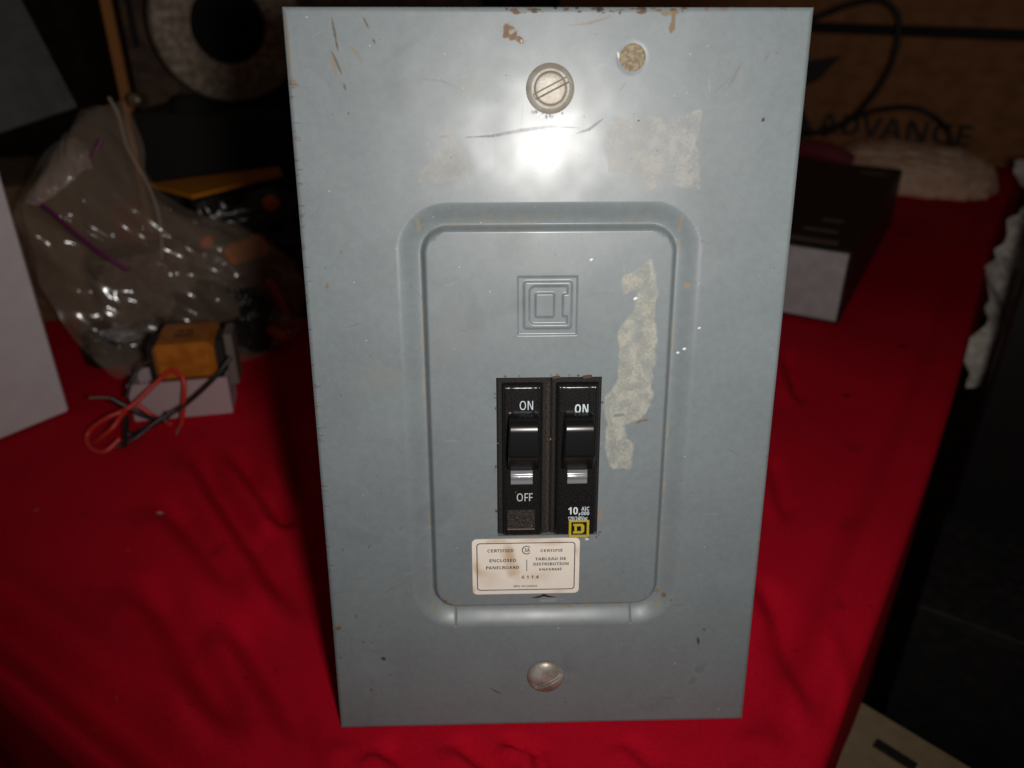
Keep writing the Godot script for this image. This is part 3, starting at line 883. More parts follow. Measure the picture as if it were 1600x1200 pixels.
func bag_point(L: Array, R: Array, sx: float, ty: float, front: bool) -> Vector3:
	var n := L.size() - 1
	var f := clampf(ty, 0, 1) * n
	var k := mini(int(f), n - 1)
	var w := f - k
	var l: Vector3 = (L[k] as Vector3).cubic_interpolate(L[k + 1], L[maxi(k - 1, 0)], L[mini(k + 2, n)], w)
	var r: Vector3 = (R[k] as Vector3).cubic_interpolate(R[k + 1], R[maxi(k - 1, 0)], R[mini(k + 2, n)], w)
	var p := l.lerp(r, sx)
	var belly := sin(PI * sx) * (0.35 + 0.65 * sin(PI * clampf(ty * 0.9 + 0.1, 0, 1)))
	var ga := p.x * 0.75 - p.y * 0.66
	var gb := p.x * 0.66 + p.y * 0.75
	var c := crumple(ga * 110 + (0 if front else 500), gb * 340, p.z * 60) - 0.35
	var c2 := wavy.get_noise_3d(p.x * 300, p.y * 300, 7)
	var low := 1.0 - smoothstep(0.25, 0.7, ty)
	var c3 := crumple(gb * 420 + 90 + (0 if front else 200), ga * 130, p.z * 90) - 0.35
	p += Vector3(0.25, 0.35, 0.9).normalized() * (belly * (0.030 - 0.012 * (1.0 - low) if front else -0.02) + (c * 0.024 + c2 * 0.008 + c3 * (0.004 + 0.012 * low)) * minf(belly * 3.0, 1.0))
	p += Vector3(c3, c, 0) * 0.012 * (1.0 - minf(belly * 2.0, 1.0))
	p.y = maxf(p.y, 0.0012)
	return p


func build_left() -> void:
	# white carton cut by the picture's left edge
	var wb := Shape.new()
	var along := Vector3(-0.6, 0, 0.8)
	var inward := Vector3(-0.8, 0, -0.6)
	var corner := Vector3(-0.297, 0, -0.2535)
	wb.box(corner + along * 0.09 + inward * 0.06 + Vector3(0, 0.11, 0), Vector3(0.09, 0.109, 0.06), 0.0015, Basis(along, Vector3.UP, along.cross(Vector3.UP)))
	tag(obj("white_carton", wb, grain(paint(0.62, 0.58, 0.60, 0.7), Color(0.97, 0.97, 0.97), Color(1, 1, 1), 12.0, 0.02, 21)), "plain white carton cut off by the left edge of the view", "carton")
	# white tray with the wrapped coil in it
	var sb := thing("small_white_box", "small white cardboard box with wires hanging in front of it", "box")
	var cb := Basis(Vector3.UP, 0.17)
	var c0 := Vector3(-0.2215, 0.0135, -0.2575)
	var card := paint(0.40, 0.29, 0.30, 0.7)
	for q in [["front_panel", Vector3(0, 0, 0.012), Vector3(0.0305, 0.0132, 0.0008)], ["back_panel", Vector3(0, 0, -0.012), Vector3(0.0305, 0.0132, 0.0008)], ["side_panel", Vector3(-0.0297, 0, 0), Vector3(0.0008, 0.0130, 0.0111)], ["side_panel", Vector3(0.0297, 0, 0), Vector3(0.0008, 0.0130, 0.0111)], ["base_panel", Vector3(0, -0.0118, 0), Vector3(0.0288, 0.0008, 0.0111)]]:
		var p := Shape.new()
		p.box(c0 + cb * q[1], q[2], 0.0003, cb)
		obj(q[0], p, card, sb)
	var tr := thing("wrapped_transformer", "small transformer with orange tape round its coil, in the small white box", "transformer")
	var c1 := Vector3(-0.2155, 0.036, -0.2625)
	var core := Shape.new()
	core.box(c1 + cb * Vector3(0, -0.004, -0.004), Vector3(0.0235, 0.0165, 0.011), 0.001, cb)
	obj("core", core, paint(0.02, 0.02, 0.02, 0.5, 0.3), tr)
	var coil := Shape.new()
	coil.box(c1 + cb * Vector3(0.0, 0.003, -0.003), Vector3(0.0185, 0.0125, 0.0200), 0.0032, cb)
	var co := obj("coil", coil, grain(paint(0.46, 0.155, 0.018, 0.33), Color(0.85, 0.8, 0.75), Color(1, 1, 1), 12.0, 0.02, 31), tr)
	var mk := lettering("lettering", "48\n50", Vector2.ZERO, 12.0, 11.0, 0.0, paint(0.03, 0.025, 0.01, 0.7), tr, true)
	mk.basis = cb * Basis(Vector3.RIGHT, -PI / 2) * Basis.from_scale(mk.scale)
	mk.position = c1 + cb * Vector3(-0.001, 0.0157, -0.003)
	var br := Shape.new()
	br.box(c1 + cb * Vector3(0.0262, -0.003, -0.006), Vector3(0.0028, 0.018, 0.010), 0.0006, cb)
	obj("bracket", br, paint(0.22, 0.19, 0.16, 0.45, 0.5), tr)
	var red := paint(0.50, 0.022, 0.012, 0.4)
	var blk := paint(0.012, 0.011, 0.011, 0.35)
	var tin := paint(0.6, 0.56, 0.5, 0.35, 0.9)
	for q in [
		["red_lead", red, 0.0016, [Vector3(-0.216, 0.0035, -0.231), Vector3(-0.2125, 0.020, -0.234), Vector3(-0.212, 0.032, -0.238), Vector3(-0.219, 0.037, -0.240), Vector3(-0.228, 0.031, -0.236), Vector3(-0.242, 0.020, -0.225), Vector3(-0.255, 0.016, -0.217), Vector3(-0.266, 0.008, -0.213), Vector3(-0.263, 0.003, -0.206), Vector3(-0.252, 0.003, -0.199), Vector3(-0.244, 0.008, -0.206)]],
		["red_lead", red, 0.0016, [Vector3(-0.262, 0.002, -0.212), Vector3(-0.250, 0.012, -0.212), Vector3(-0.242, 0.020, -0.227), Vector3(-0.231, 0.011, -0.228), Vector3(-0.219, 0.006, -0.225)]],
		["black_lead", blk, 0.0016, [Vector3(-0.183, 0.043, -0.247), Vector3(-0.193, 0.032, -0.240), Vector3(-0.210, 0.018, -0.234), Vector3(-0.223, 0.011, -0.228), Vector3(-0.236, 0.005, -0.222), Vector3(-0.243, 0.006, -0.215), Vector3(-0.246, 0.013, -0.225), Vector3(-0.243, 0.002, -0.207)]],
		["black_lead", blk, 0.0016, [Vector3(-0.253, 0.026, -0.225), Vector3(-0.246, 0.020, -0.226), Vector3(-0.236, 0.013, -0.226), Vector3(-0.224, 0.009, -0.226), Vector3(-0.223, 0.013, -0.230)]],
		["black_lead", blk, 0.0011, [Vector3(-0.248, 0.021, -0.234), Vector3(-0.246, 0.029, -0.241), Vector3(-0.241, 0.036, -0.248), Vector3(-0.233, 0.040, -0.256)]],
		["black_lead", blk, 0.0012, [Vector3(-0.248, 0.002, -0.205), Vector3(-0.238, 0.004, -0.214), Vector3(-0.228, 0.010, -0.222), Vector3(-0.218, 0.014, -0.230)]],
		["bare_end", tin, 0.0007, [Vector3(-0.266, 0.026, -0.225), Vector3(-0.260, 0.0265, -0.225), Vector3(-0.2535, 0.026, -0.225)]],
		["bare_end", tin, 0.0006, [Vector3(-0.2163, 0.0033, -0.231), Vector3(-0.2168, 0.0018, -0.226), Vector3(-0.2165, 0.0012, -0.221)]]]:
		var w := Shape.new()
		w.tube(q[3], q[2], 8, 6)
		obj(q[0], w, q[1], tr)
	# clear zip bag
	var bag := thing("clear_zip_bag", "crumpled clear plastic zip bag with a purple closing line", "plastic bag")
	var L := [Vector3(-0.282, 0.001, -0.300), Vector3(-0.316, 0.016, -0.320), Vector3(-0.333, 0.049, -0.330), Vector3(-0.343, 0.081, -0.335), Vector3(-0.343, 0.116, -0.340), Vector3(-0.324, 0.147, -0.370), Vector3(-0.312, 0.169, -0.400)]
	var R := [Vector3(-0.192, 0.002, -0.335), Vector3(-0.174, 0.006, -0.375), Vector3(-0.163, 0.044, -0.380), Vector3(-0.193, 0.081, -0.370), Vector3(-0.256, 0.112, -0.370), Vector3(-0.273, 0.153, -0.385), Vector3(-0.286, 0.175, -0.400)]
	var film := StandardMaterial3D.new()
	film.albedo_color = Color(0.80, 0.71, 0.62, 0.145)
	film.transparency = BaseMaterial3D.TRANSPARENCY_ALPHA
	film.roughness = 0.13
	film.cull_mode = BaseMaterial3D.CULL_DISABLED
	for front in [true, false]:
		var rows := []
		for j in 91:
			var row := PackedVector3Array()
			for i in 91:
				row.append(bag_point(L, R, i / 90.0, j / 90.0, front))
			rows.append(row)
		var a := Shape.new()
		a.sheet(rows)
		obj("front_film" if front else "back_film", a, film, bag)
	var cloudy := StandardMaterial3D.new()             # where the film lies doubled it is whiter
	cloudy.albedo_color = Color(0.82, 0.74, 0.68, 0.30)
	cloudy.transparency = BaseMaterial3D.TRANSPARENCY_ALPHA
	cloudy.roughness = 0.3
	cloudy.cull_mode = BaseMaterial3D.CULL_DISABLED
	var outer := [Vector3(-0.329, 0.1229, -0.318), Vector3(-0.3113, 0.1518, -0.345), Vector3(-0.3002, 0.1592, -0.350), Vector3(-0.290, 0.152, -0.350)]
	var inner := [Vector3(-0.3136, 0.1227, -0.312), Vector3(-0.2984, 0.1328, -0.325), Vector3(-0.2915, 0.1398, -0.335), Vector3(-0.2857, 0.1413, -0.340)]
	var lap := []
	for j in 9:
		var row := PackedVector3Array()
		for i in 31:
			var f := i / 30.0 * 3.0
			var n := mini(int(f), 2)
			var p0: Vector3 = (outer[n] as Vector3).cubic_interpolate(outer[n + 1], outer[maxi(n - 1, 0)], outer[mini(n + 2, 3)], f - n)
			var p1: Vector3 = (inner[n] as Vector3).cubic_interpolate(inner[n + 1], inner[maxi(n - 1, 0)], inner[mini(n + 2, 3)], f - n)
			var y := j / 8.0
			row.append(p1.lerp(p0, y) + Vector3(0.2, 0.4, 0.9) * (0.007 * sin(PI * y) + 0.003 * wavy.get_noise_2d(i * 7.0, j * 6.0)))
		lap.append(row)
	var la := Shape.new()
	la.sheet(lap)
	obj("folded_lip", la, cloudy, bag)
	for path in [[Vector3(-0.2895, 0.179, -0.395), Vector3(-0.2833, 0.1674, -0.39), Vector3(-0.275, 0.147, -0.375), Vector3(-0.2598, 0.1242, -0.36), Vector3(-0.2506, 0.103, -0.345), Vector3(-0.2506, 0.0781, -0.335)]]:
		var fo := Shape.new()
		fo.tube(path, 0.0012, 8, 8, 0.0006)
		obj("film_fold", fo, cloudy, bag)
	var zm := paint(0.16, 0.008, 0.10, 0.4)
	for zl in [[[-0.324, 0.124, -0.325], [-0.311, 0.117, -0.320], [-0.295, 0.104, -0.313], [-0.278, 0.092, -0.307], [-0.262, 0.080, -0.307]], [[-0.299, 0.137, -0.355], [-0.291, 0.147, -0.358], [-0.286, 0.156, -0.362]]]:
		var path := []
		for q in zl:
			path.append(Vector3(q[0], q[1], q[2]))
		var z := Shape.new()
		z.tube(path, 0.0013, 8, 6)
		obj("zip_line", z, zm, bag)
	# what lies in the bag
	for q in [["dark_component", "dark component low inside the clear bag, left of the orange coil", Vector3(-0.292, 0.001, -0.343), Vector3(0.030, 0.030, 0.018), 0.5], ["dark_component", "dark component inside the clear bag, right behind the orange coil", Vector3(-0.225, 0.001, -0.358), Vector3(0.036, 0.050, 0.018), -0.1]]:
		var cy := heap(q[2], q[3], q[4], 0.10, 40, 24, 0.45)
		tag(obj(q[0], cy, paint(0.014, 0.012, 0.012, 0.35)), q[1], "electrical part")
	var bl := Shape.new()
	bl.box(Vector3(-0.272, 0.055, -0.352), Vector3(0.034, 0.026, 0.014), 0.003, Basis(Vector3(0.3, 1, 0.2).normalized(), 0.4))
	tag(obj("brown_card", bl, grain(paint(0.15, 0.105, 0.075, 0.8), Color(0.7, 0.7, 0.7), Color(1, 1, 1), 25.0, 0.02, 33)), "brown card packet behind the film in the clear bag", "card packet")
	var orange := paint(0.62, 0.16, 0.012, 0.35)
	for q in [["orange_plug", "orange plastic plug inside the clear bag near the panel edge", Vector3(-0.208, 0.066, -0.392), Vector3(0.016, 0.008, 0.007), 0.3], ["orange_plug", "red-orange plastic plug above the bag beside the panel", Vector3(-0.193, 0.094, -0.425), Vector3(0.006, 0.006, 0.006), 0.7], ["amber_piece", "small amber piece in the bag left of the black bundle", Vector3(-0.236, 0.074, -0.388), Vector3(0.006, 0.004, 0.005), 0.9], ["amber_piece", "amber piece low in the bag beside the orange coil", Vector3(-0.182, 0.012, -0.352), Vector3(0.010, 0.004, 0.005), -0.5], ["amber_strip", "amber plastic strip low in the bag's right corner", Vector3(-0.186, 0.030, -0.380), Vector3(0.004, 0.018, 0.004), 0.35]]:
		var bx := Shape.new()
		bx.box(q[2], q[3], 0.003, Basis(Vector3(0.4, 0.5, 1).normalized(), q[4]))
		tag(obj(q[0], bx, orange if q[0] == "orange_plug" else paint(0.55, 0.07, 0.01, 0.35)), q[1], "plastic part")
	# behind the bag
	var hp := heap(Vector3(-0.215, 0, -0.455), Vector3(0.075, 0.094, 0.045), 0.2, 0.16)
	tag(obj("black_plastic_bundle", hp, paint(0.014, 0.012, 0.011, 0.28)), "bundle of black plastic behind the clear bag, beside the panel", "bundle")
	var yl := Shape.new()
	yl.prism(PackedVector2Array([Vector2(-0.302, -0.462), Vector2(-0.252, -0.418), Vector2(-0.20, -0.50), Vector2(-0.21, -0.53)]), 0.0, 0.003, Transform3D(Basis(Vector3.RIGHT, Vector3(0, 0.02, 1).normalized(), Vector3(0, 1, -0.02).normalized()), Vector3(0, 0.108, 0)))
	tag(obj("amber_sheet", yl, paint(0.55, 0.20, 0.012, 0.4)), "amber yellow plastic sheet lying on the black bundle", "plastic sheet")
	var gb := Shape.new()
	var r := Vector3(-0.024, 0.081, 0).normalized()
	var l := Vector3(-0.034, -0.039, 0.08)
	l = (l - r * l.dot(r)).normalized()
	var o := r.cross(l)
	var ctr := Vector3(-0.363, 0.157, -0.5) + r * 0.09 + l * 0.08 - o * 0.02 * signf(o.x)
	gb.box(ctr, Vector3(0.09, 0.08, 0.02), 0.001, Basis(r, l, o))
	tag(obj("grey_casing", gb, grain(paint(0.12, 0.122, 0.115, 0.6), Color(0.85, 0.85, 0.85), Color(1, 1, 1), 10.0, 0.02, 35)), "dull grey casing tilted at the upper left corner", "casing")
	var kb := Shape.new()
	kb.box(Vector3(-0.425, 0.056, -0.46), Vector3(0.07, 0.056, 0.06), 0.001, Basis(Vector3.UP, 0.25))
	var kraft := grain(paint(0.16, 0.085, 0.040, 0.8), Color(0.8, 0.8, 0.8), Color(1, 1, 1), 14.0, 0.02, 36)
	tag(obj("low_brown_carton", kb, kraft), "low brown carton under the grey casing at far left", "carton")
	# the dark brown carton with slots, a flap standing at its edge
	var lc := thing("slotted_carton", "dark brown carton with upright slots behind the white roll", "carton")
	var lb := Basis(Vector3.UP, 0.12)
	var body := Shape.new()
	body.box(Vector3(-0.215, 0.17, -0.81), Vector3(0.175, 0.169, 0.15), 0.002, lb)
	obj("body", body, grain(paint(0.095, 0.055, 0.033, 0.85), Color(0.75, 0.75, 0.75), Color(1, 1, 1), 9.0, 0.02, 37), lc)
	for q in [[-0.377, 0.222, 0.030], [-0.358, 0.238, 0.030], [-0.333, 0.224, 0.032]]:
		var sl := Shape.new()
		sl.box(Vector3(-0.215, 0.17, -0.81) + lb * Vector3(q[0] + 0.212, q[1] - 0.17, 0.15), Vector3(0.003, q[2], 0.001), 0.0004, lb)
		obj("slot", sl, paint(0.008, 0.006, 0.005, 0.9), lc)
	var fp := Shape.new()
	fp.prism(PackedVector2Array([Vector2(-0.396, 0.34), Vector2(-0.386, 0.34), Vector2(-0.386, 0.001), Vector2(-0.396, 0.001)]), -0.6665, -0.6615)
	obj("flap", fp, paint(0.42, 0.16, 0.045, 0.8), lc)
	# the white coil, on a dark box
	var db := Shape.new()
	db.box(Vector3(-0.255, 0.0715, -0.60), Vector3(0.085, 0.0715, 0.05), 0.002, Basis(Vector3.UP, -0.1))
	tag(obj("dark_box", db, paint(0.009, 0.007, 0.006, 0.8)), "dark box carrying the white roll", "box")
	var roll := thing("paper_roll", "dirty white wound roll standing on edge at upper left", "roll")
	var tf := Transform3D(Basis(Vector3.UP, 0.42) * Basis(Vector3.RIGHT, PI / 2), Vector3(-0.258, 0.2145, -0.598))
	var dirty := grain(paint(0.36, 0.29, 0.215, 0.75), Color(0.7, 0.68, 0.66), Color(1, 1, 1), 22.0, 0.02, 38)
	var wound := Shape.new()
	wound.lathe([Vector2(0.033, -0.016), Vector2(0.060, -0.016), Vector2(0.0665, -0.015), Vector2(0.0672, -0.0105), Vector2(0.0662, -0.0095), Vector2(0.0672, -0.0085), Vector2(0.0674, -0.0035), Vector2(0.0664, -0.0025), Vector2(0.0674, -0.0015), Vector2(0.067, 0.0045), Vector2(0.066, 0.0055), Vector2(0.0668, 0.0065), Vector2(0.0660, 0.0125), Vector2(0.064, 0.0145), Vector2(0.050, 0.0155), Vector2(0.0485, 0.0148), Vector2(0.047, 0.0155), Vector2(0.035, 0.0150), Vector2(0.033, 0.0138), Vector2(0.033, -0.016)], tf, 72)
	obj("winding", wound, dirty, roll)
	var hole_shade := heap(Vector3(0, 0, 0), Vector3(0.0332, 0.010, 0.0332), 0.0, 0.10, 40, 16, 0.5)  # near-black lump put in for the shade inside the roll's open hole
	var ho := obj("core", hole_shade, paint(0.006, 0.005, 0.005, 0.95), roll)
	ho.transform = tf * Transform3D(Basis(), Vector3(0, -0.004, 0))
	var kn := Shape.new()
	kn = heap(Vector3.ZERO, Vector3(0.017, 0.015, 0.013), 0.3, 0.12, 32, 20, 0.8)
	var ko := obj("black_plug", kn, paint(0.005, 0.0045, 0.0045, 0.9))
	ko.position = Vector3(-0.288, 0.1445, -0.555)
	tag(ko, "black round plug in front of the white roll's lower edge", "plug")
	var br2 := Shape.new()
	br2.lathe([Vector2(0.0, -0.012), Vector2(0.006, -0.012), Vector2(0.006, 0.004), Vector2(0.004, 0.006), Vector2(0.0, 0.0065)], Transform3D(Basis(Vector3.UP, -0.2) * Basis(Vector3.RIGHT, PI / 2), Vector3(-0.349, 0.1505, -0.585)), 24)
	tag(obj("brass_bush", br2, paint(0.7, 0.6, 0.4, 0.25, 0.9)), "small shiny metal bush left of the white roll", "metal fitting")


# ---------------------------------------------------------------- the right side
func table_box(a: Shape, l0: float, l1: float, b0: float, b1: float, y0: float, y1: float, bevel := 0.001) -> void:
	a.box(table_at((l0 + l1) / 2, (b0 + b1) / 2, (y0 + y1) / 2), Vector3((l1 - l0) / 2, (y1 - y0) / 2, (b1 - b0) / 2), bevel, Basis(Vector3.UP, TABLE_TURN))


func build_right() -> void:
	var kraft := grain(paint(0.36, 0.155, 0.06, 0.85), Color(0.86, 0.86, 0.86), Color(1, 1, 1), 7.0, 0.02, 41)
	var lower := thing("lower_brown_carton", "brown carton with large dark lettering behind the beige paper", "carton")
	var a := Shape.new()
	table_box(a, 0.0, 0.86, 1.30, 1.70, 0.001, 0.172)
	obj("body", a, kraft, lower)
	var ink := paint(0.035, 0.028, 0.024, 0.8)
	var words := lettering("lettering", "ADVANCE", Vector2.ZERO, 222, 31, 0, ink, lower, true)
	var turn := Basis(Vector3.UP, TABLE_TURN)
	words.basis = turn * Basis.from_scale(words.scale)
	var box := words.mesh.get_aabb().get_center()
	words.position = table_at(0.21, 1.2985, 0.0405) - words.basis * Vector3(box.x, box.y, 0)
	for q in [[[0.372, 0.128, 0.303, 0.142, 0.332, 0.104, 0.36, 0.09]], [[0.352, 0.064, 0.324, 0.020, 0.372, 0.020]]]:
		var pl := PackedVector2Array()
		for i in range(0, q[0].size(), 2):
			pl.append(Vector2(-q[0][i], q[0][i + 1]))
		var tri := Shape.new()
		tri.prism(pl, 0.0, 0.0008, Transform3D(turn, table_at(0, 1.2985, 0)))
		obj("printed_mark", tri, ink, lower)
	var bd := Shape.new()  # black strip put in for the shade in the gap between the cartons
	table_box(bd, 0.01, 0.85, 1.315, 1.69, 0.1725, 0.186)
	tag(obj("dark_gap_strip", bd, paint(0.006, 0.005, 0.005, 0.8)), "black strip standing for the shaded gap between the two brown cartons", "board")
	var up := thing("upper_brown_carton", "plain brown carton stacked on the lettered one at upper right", "carton")
	var u := Shape.new()
	table_box(u, 0.0, 0.82, 1.31, 1.70, 0.1865, 0.46)
	obj("body", u, kraft, up)
	# cables
	var rubber := paint(0.006, 0.006, 0.006, 0.5)
	var path := []
	for q in [[0.42, 0.15, 0.01], [0.353, 0.186, 0], [0.319, 0.203, 0], [0.286, 0.216, 0], [0.248, 0.222, 0.0], [0.221, 0.203, 0], [0.215, 0.170, 0], [0.220, 0.128, 0], [0.242, 0.082, 0], [0.268, 0.052, 0], [0.308, 0.036, 0], [0.36, 0.028, 0.01], [0.44, 0.02, 0.02]]:
		path.append(table_at(q[0], 1.22 + q[2], q[1]))
	var cb := Shape.new()
	cb.tube(path, 0.0042, 10, 6)
	tag(obj("black_cable", cb, rubber), "black cable making a tall loop before the brown cartons", "cable")
	path = []
	for q in [[0.30, 0.030, 0.01], [0.261, 0.058, 0], [0.227, 0.074, 0], [0.184, 0.082, 0], [0.152, 0.074, 0], [0.125, 0.05, 0.01], [0.11, 0.01, 0.0]]:
		path.append(table_at(q[0], 1.24 + q[2], q[1]))
	var cc := Shape.new()
	cc.tube(path, 0.0038, 10, 6)
	tag(obj("black_cable", cc, rubber), "black cable in a low arch across the carton's lettering", "cable")
	# beige crumpled paper
	var hp := heap(table_at(0.150, 1.13, 0), Vector3(0.110, 0.050, 0.085), TABLE_TURN + 0.1, 0.055, 90, 50, 0.8)
	tag(obj("crumpled_paper", hp, grain(paint(0.78, 0.57, 0.44, 0.85), Color(0.9, 0.82, 0.74), Color(1, 1, 1), 8.0, 0.02, 43)), "crumpled beige paper lying behind the long black box", "paper")
	# long black box with a silver end
	var bb := thing("long_black_box", "long black box with a silver grey end, right of the panel", "box")
	bb.position = table_at(0.102, 0.559, 0.001)
	bb.rotation.y = TABLE_TURN + 0.07
	var body := Shape.new()
	body.box(Vector3(-0.072, 0.0315, -0.168), Vector3(0.072, 0.031, 0.168), 0.0012)
	obj("body", body, grain(paint(0.018, 0.012, 0.011, 0.45), Color(0.8, 0.8, 0.8), Color(1, 1, 1), 12.0, 0.02, 44), bb)
	var end := Shape.new()
	end.box(Vector3(-0.072, 0.0318, 0.0006), Vector3(0.0695, 0.0288, 0.0008), 0.0004)
	obj("end_label", end, grain(paint(0.36, 0.345, 0.352, 0.5), Color(0.93, 0.93, 0.93), Color(1, 1, 1), 14.0, 0.015, 45), bb)
	var tanp := paint(0.11, 0.062, 0.042, 0.7)
	for q in [[-0.048, -0.018, 0.034, 0.005], [-0.034, -0.050, 0.014, 0.0025], [-0.030, -0.085, 0.009, 0.002], [-0.025, -0.30, 0.013, 0.006]]:
		var st := Shape.new()
		st.box(Vector3(q[0], 0.0627, q[1]), Vector3(q[2], 0.0003, q[3]))
		obj("printed_band", st, tanp, bb)
	var mr := Shape.new()
	mr.tube([table_at(0.275, 0.97, 0.055), table_at(0.245, 0.955, 0.062), table_at(0.215, 0.95, 0.060), table_at(0.195, 0.955, 0.050)], 0.012, 14, 8)
	tag(obj("maroon_roll", mr, paint(0.14, 0.012, 0.02, 0.8)), "small maroon cloth roll behind the long black box", "cloth roll")
	# beside the table
	var cabinet := thing("black_cabinet", "black cabinet standing beyond the table at far right", "cabinet")
	var cbn := Shape.new()
	var k := Vector3(0.350, 0, -0.30) - LEFTWARD * 0.25 + BACKWARD * 0.2
	cbn.box(k + Vector3(0, -0.135, 0), Vector3(0.25, 0.58, 0.2), 0.003, Basis(Vector3.UP, TABLE_TURN))
	obj("body", cbn, paint(0.008, 0.007, 0.007, 0.35), cabinet)
	for q in [[0.03, -0.10], [0.04, -0.16], [0.03, -0.02]]:
		var rail := Shape.new()
		rail.box(Vector3(0.350, q[1], -0.30) - LEFTWARD * (0.06 + q[0]) - BACKWARD * 0.002, Vector3(0.04, 0.003, 0.004), 0.001, Basis(Vector3.UP, TABLE_TURN))
		obj("rail", rail, paint(0.028, 0.024, 0.020, 0.4), cabinet)
	var low := Shape.new()
	low.box(Vector3(0.345, -0.42, -0.235) - LEFTWARD * 0.03, Vector3(0.065, 0.29, 0.07), 0.0015, Basis(Vector3.UP, TABLE_TURN))
	tag(obj("low_black_case", low, grain(paint(0.014, 0.011, 0.010, 0.8), Color(0.4, 0.4, 0.4), Color(1, 1, 1), 14.0, 0.02, 64)), "low black case on the floor between table and cabinet, above the beige machine", "case")
	# white torn sheeting and a brown board in the gap
	var L := [Vector3(0.430, -0.090, -0.450), Vector3(0.441, -0.046, -0.470), Vector3(0.461, -0.012, -0.500), Vector3(0.489, 0.007, -0.540), Vector3(0.501, 0.035, -0.555), Vector3(0.522, 0.050, -0.575), Vector3(0.528, 0.064, -0.60), Vector3(0.535, 0.084, -0.62)]
	var rows := []
	for j in 61:
		var row := PackedVector3Array()
		var f := j / 60.0 * (L.size() - 1)
		var n := mini(int(f), L.size() - 2)
		var l: Vector3 = (L[n] as Vector3).lerp(L[n + 1], f - n)
		for i in 25:
			var x := i / 24.0
			var p := l + Vector3(0.07, 0.0, -0.02) * x
			p += Vector3(0.3, 0, 1) * 0.03 * (crumple(p.x * 320, p.y * 260, 3) - 0.3) + Vector3(0.006 * fine.get_noise_2d(j * 0.9, 5) * (1 - x), 0, 0)
			row.append(p)
		rows.append(row)
	var sh := Shape.new()
	sh.sheet(rows)
	tag(obj("white_sheeting", sh, grain(paint(0.74, 0.68, 0.62, 0.6), Color(0.8, 0.78, 0.76), Color(1, 1, 1), 20.0, 0.02, 46)), "torn white plastic sheeting between the table and the black cabinet", "sheeting")
	var cbd := Shape.new()
	cbd.prism(PackedVector2Array([Vector2(0.440, -0.2), Vector2(0.447, -0.08), Vector2(0.458, -0.035), Vector2(0.472, -0.01), Vector2(0.487, 0.022), Vector2(0.54, 0.022), Vector2(0.54, -0.2)]), -0.424, -0.420)
	tag(obj("brown_board", cbd, paint(0.42, 0.17, 0.05, 0.8)), "brown cardboard sheet beside the white sheeting at far right", "cardboard")
	var be := thing("beige_machine", "beige plastic machine with dark slots below the table edge, lower right", "machine")
	var d := Vector3(0.675, 0, 0.738)
	var e := Vector3(-0.738, 0, 0.675)
	var bm := Shape.new()
	bm.box(Vector3(0.235, -0.40, -0.116) + e * 0.055, Vector3(0.17, 0.25, 0.055), 0.004, Basis(d, Vector3.UP, d.cross(Vector3.UP)))
	obj("casing", bm, grain(paint(0.34, 0.265, 0.155, 0.6), Color(0.95, 0.95, 0.95), Color(1, 1, 1), 14.0, 0.02, 47), be)
	for q in [[Vector3(0.192, -0.1495, -0.114), 0.005], [Vector3(0.217, -0.1495, -0.0955), 0.012]]:
		var sl := Shape.new()
		sl.box(q[0], Vector3(q[1], 0.001, 0.0035), 0.0005, Basis(d, Vector3.UP, d.cross(Vector3.UP)))
		obj("slot", sl, paint(0.012, 0.01, 0.008, 0.8), be)


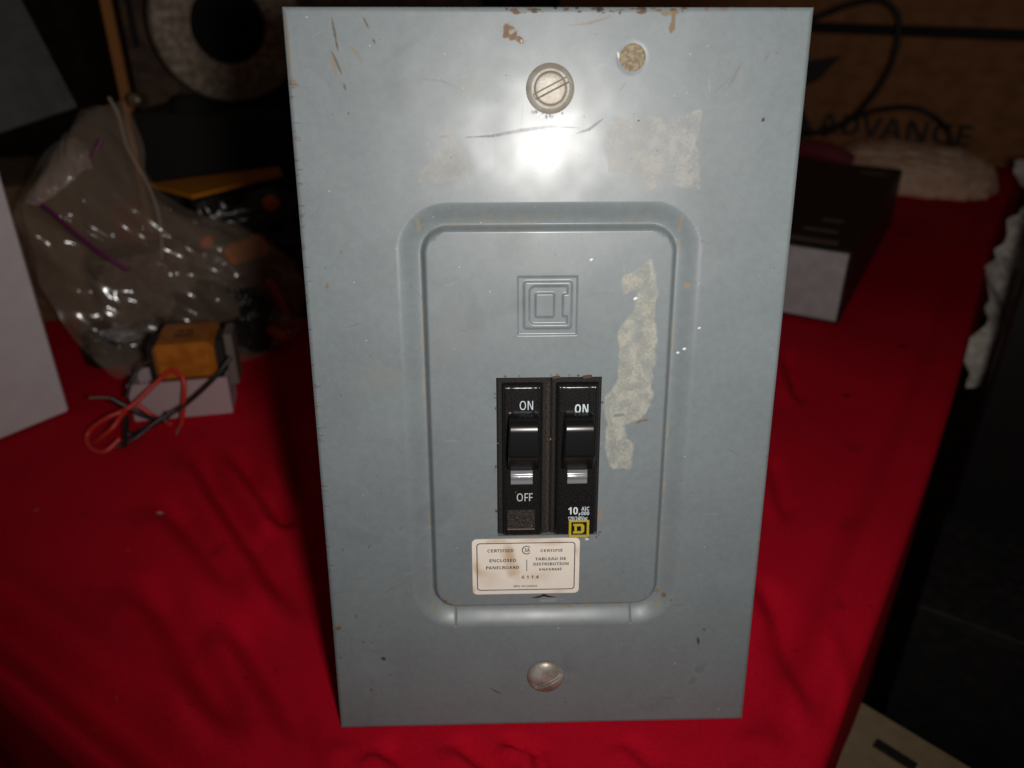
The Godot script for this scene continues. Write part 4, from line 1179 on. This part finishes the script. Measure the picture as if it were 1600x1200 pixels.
func build_setting() -> void:
	var f := Shape.new()
	f.box(Vector3(0, -0.735, -0.6), Vector3(3.0, 0.015, 3.0))
	obj("floor", f, grain(paint(0.05, 0.035, 0.025, 0.8), Color(0.7, 0.7, 0.7), Color(1, 1, 1), 3.0, 0.02, 51)).set_meta("kind", "structure")
	var w := Shape.new()
	w.box(Vector3(0, 0.5, -2.3), Vector3(3.0, 1.22, 0.03))
	obj("back_wall", w, grain(paint(0.06, 0.035, 0.022, 0.9), Color(0.7, 0.7, 0.7), Color(1, 1, 1), 3.0, 0.02, 52)).set_meta("kind", "structure")


func _ready() -> void:
	rng.seed = 4711
	# camera
	var cam := Camera3D.new()
	cam.name = "camera"
	cam.basis = Basis(Vector3(0.99957698, 0.00203239, 0.02901265), Vector3(0.01160477, 0.88683272, -0.46194487), Vector3(-0.02666822, 0.46208614, 0.88643398))
	cam.position = Vector3(-0.01885775, 0.26208549, 0.21533535)
	cam.fov = 51.282
	var at := CameraAttributesPhysical.new()
	at.frustum_focal_length = 25.0
	at.frustum_focus_distance = 0.268
	at.exposure_aperture = 8.6
	at.frustum_near = 0.02
	at.frustum_far = 30.0
	cam.attributes = at
	add_child(cam)
	cam.current = true
	# a nearly dark room
	var env := Environment.new()
	env.background_mode = Environment.BG_COLOR
	env.background_color = Color(0.026, 0.019, 0.015).linear_to_srgb()
	env.tonemap_mode = Environment.TONE_MAPPER_LINEAR
	env.tonemap_exposure = 1.0
	env.sdfgi_enabled = true
	env.ssao_enabled = true
	env.ssil_enabled = true
	var we := WorldEnvironment.new()
	we.environment = env
	add_child(we)
	# the camera's flash, just right of its lens
	var flash := SpotLight3D.new()
	flash.name = "camera_flash"
	flash.position = Vector3(0.017, 0.2558, 0.2165)
	flash.basis = Basis.looking_at(Vector3(0.05, -0.14, -0.98))
	flash.spot_angle = 65.0
	flash.spot_angle_attenuation = 1.0
	flash.light_energy = 0.094
	flash.light_color = Color(1.0, 0.98, 0.96)
	flash.light_size = 0.013
	flash.spot_range = 8.0
	flash.spot_attenuation = 2.0
	flash.shadow_enabled = true
	add_child(flash)

	wavy.seed = 3
	wavy.frequency = 0.03
	wavy.fractal_octaves = 3
	fine.seed = 9
	fine.frequency = 0.25
	fine.fractal_octaves = 3
	cells.seed = 15
	cells.frequency = 0.03
	cells.fractal_octaves = 2
	build_setting()
	build_cloth()
	build_panel()
	build_left()
	build_right()
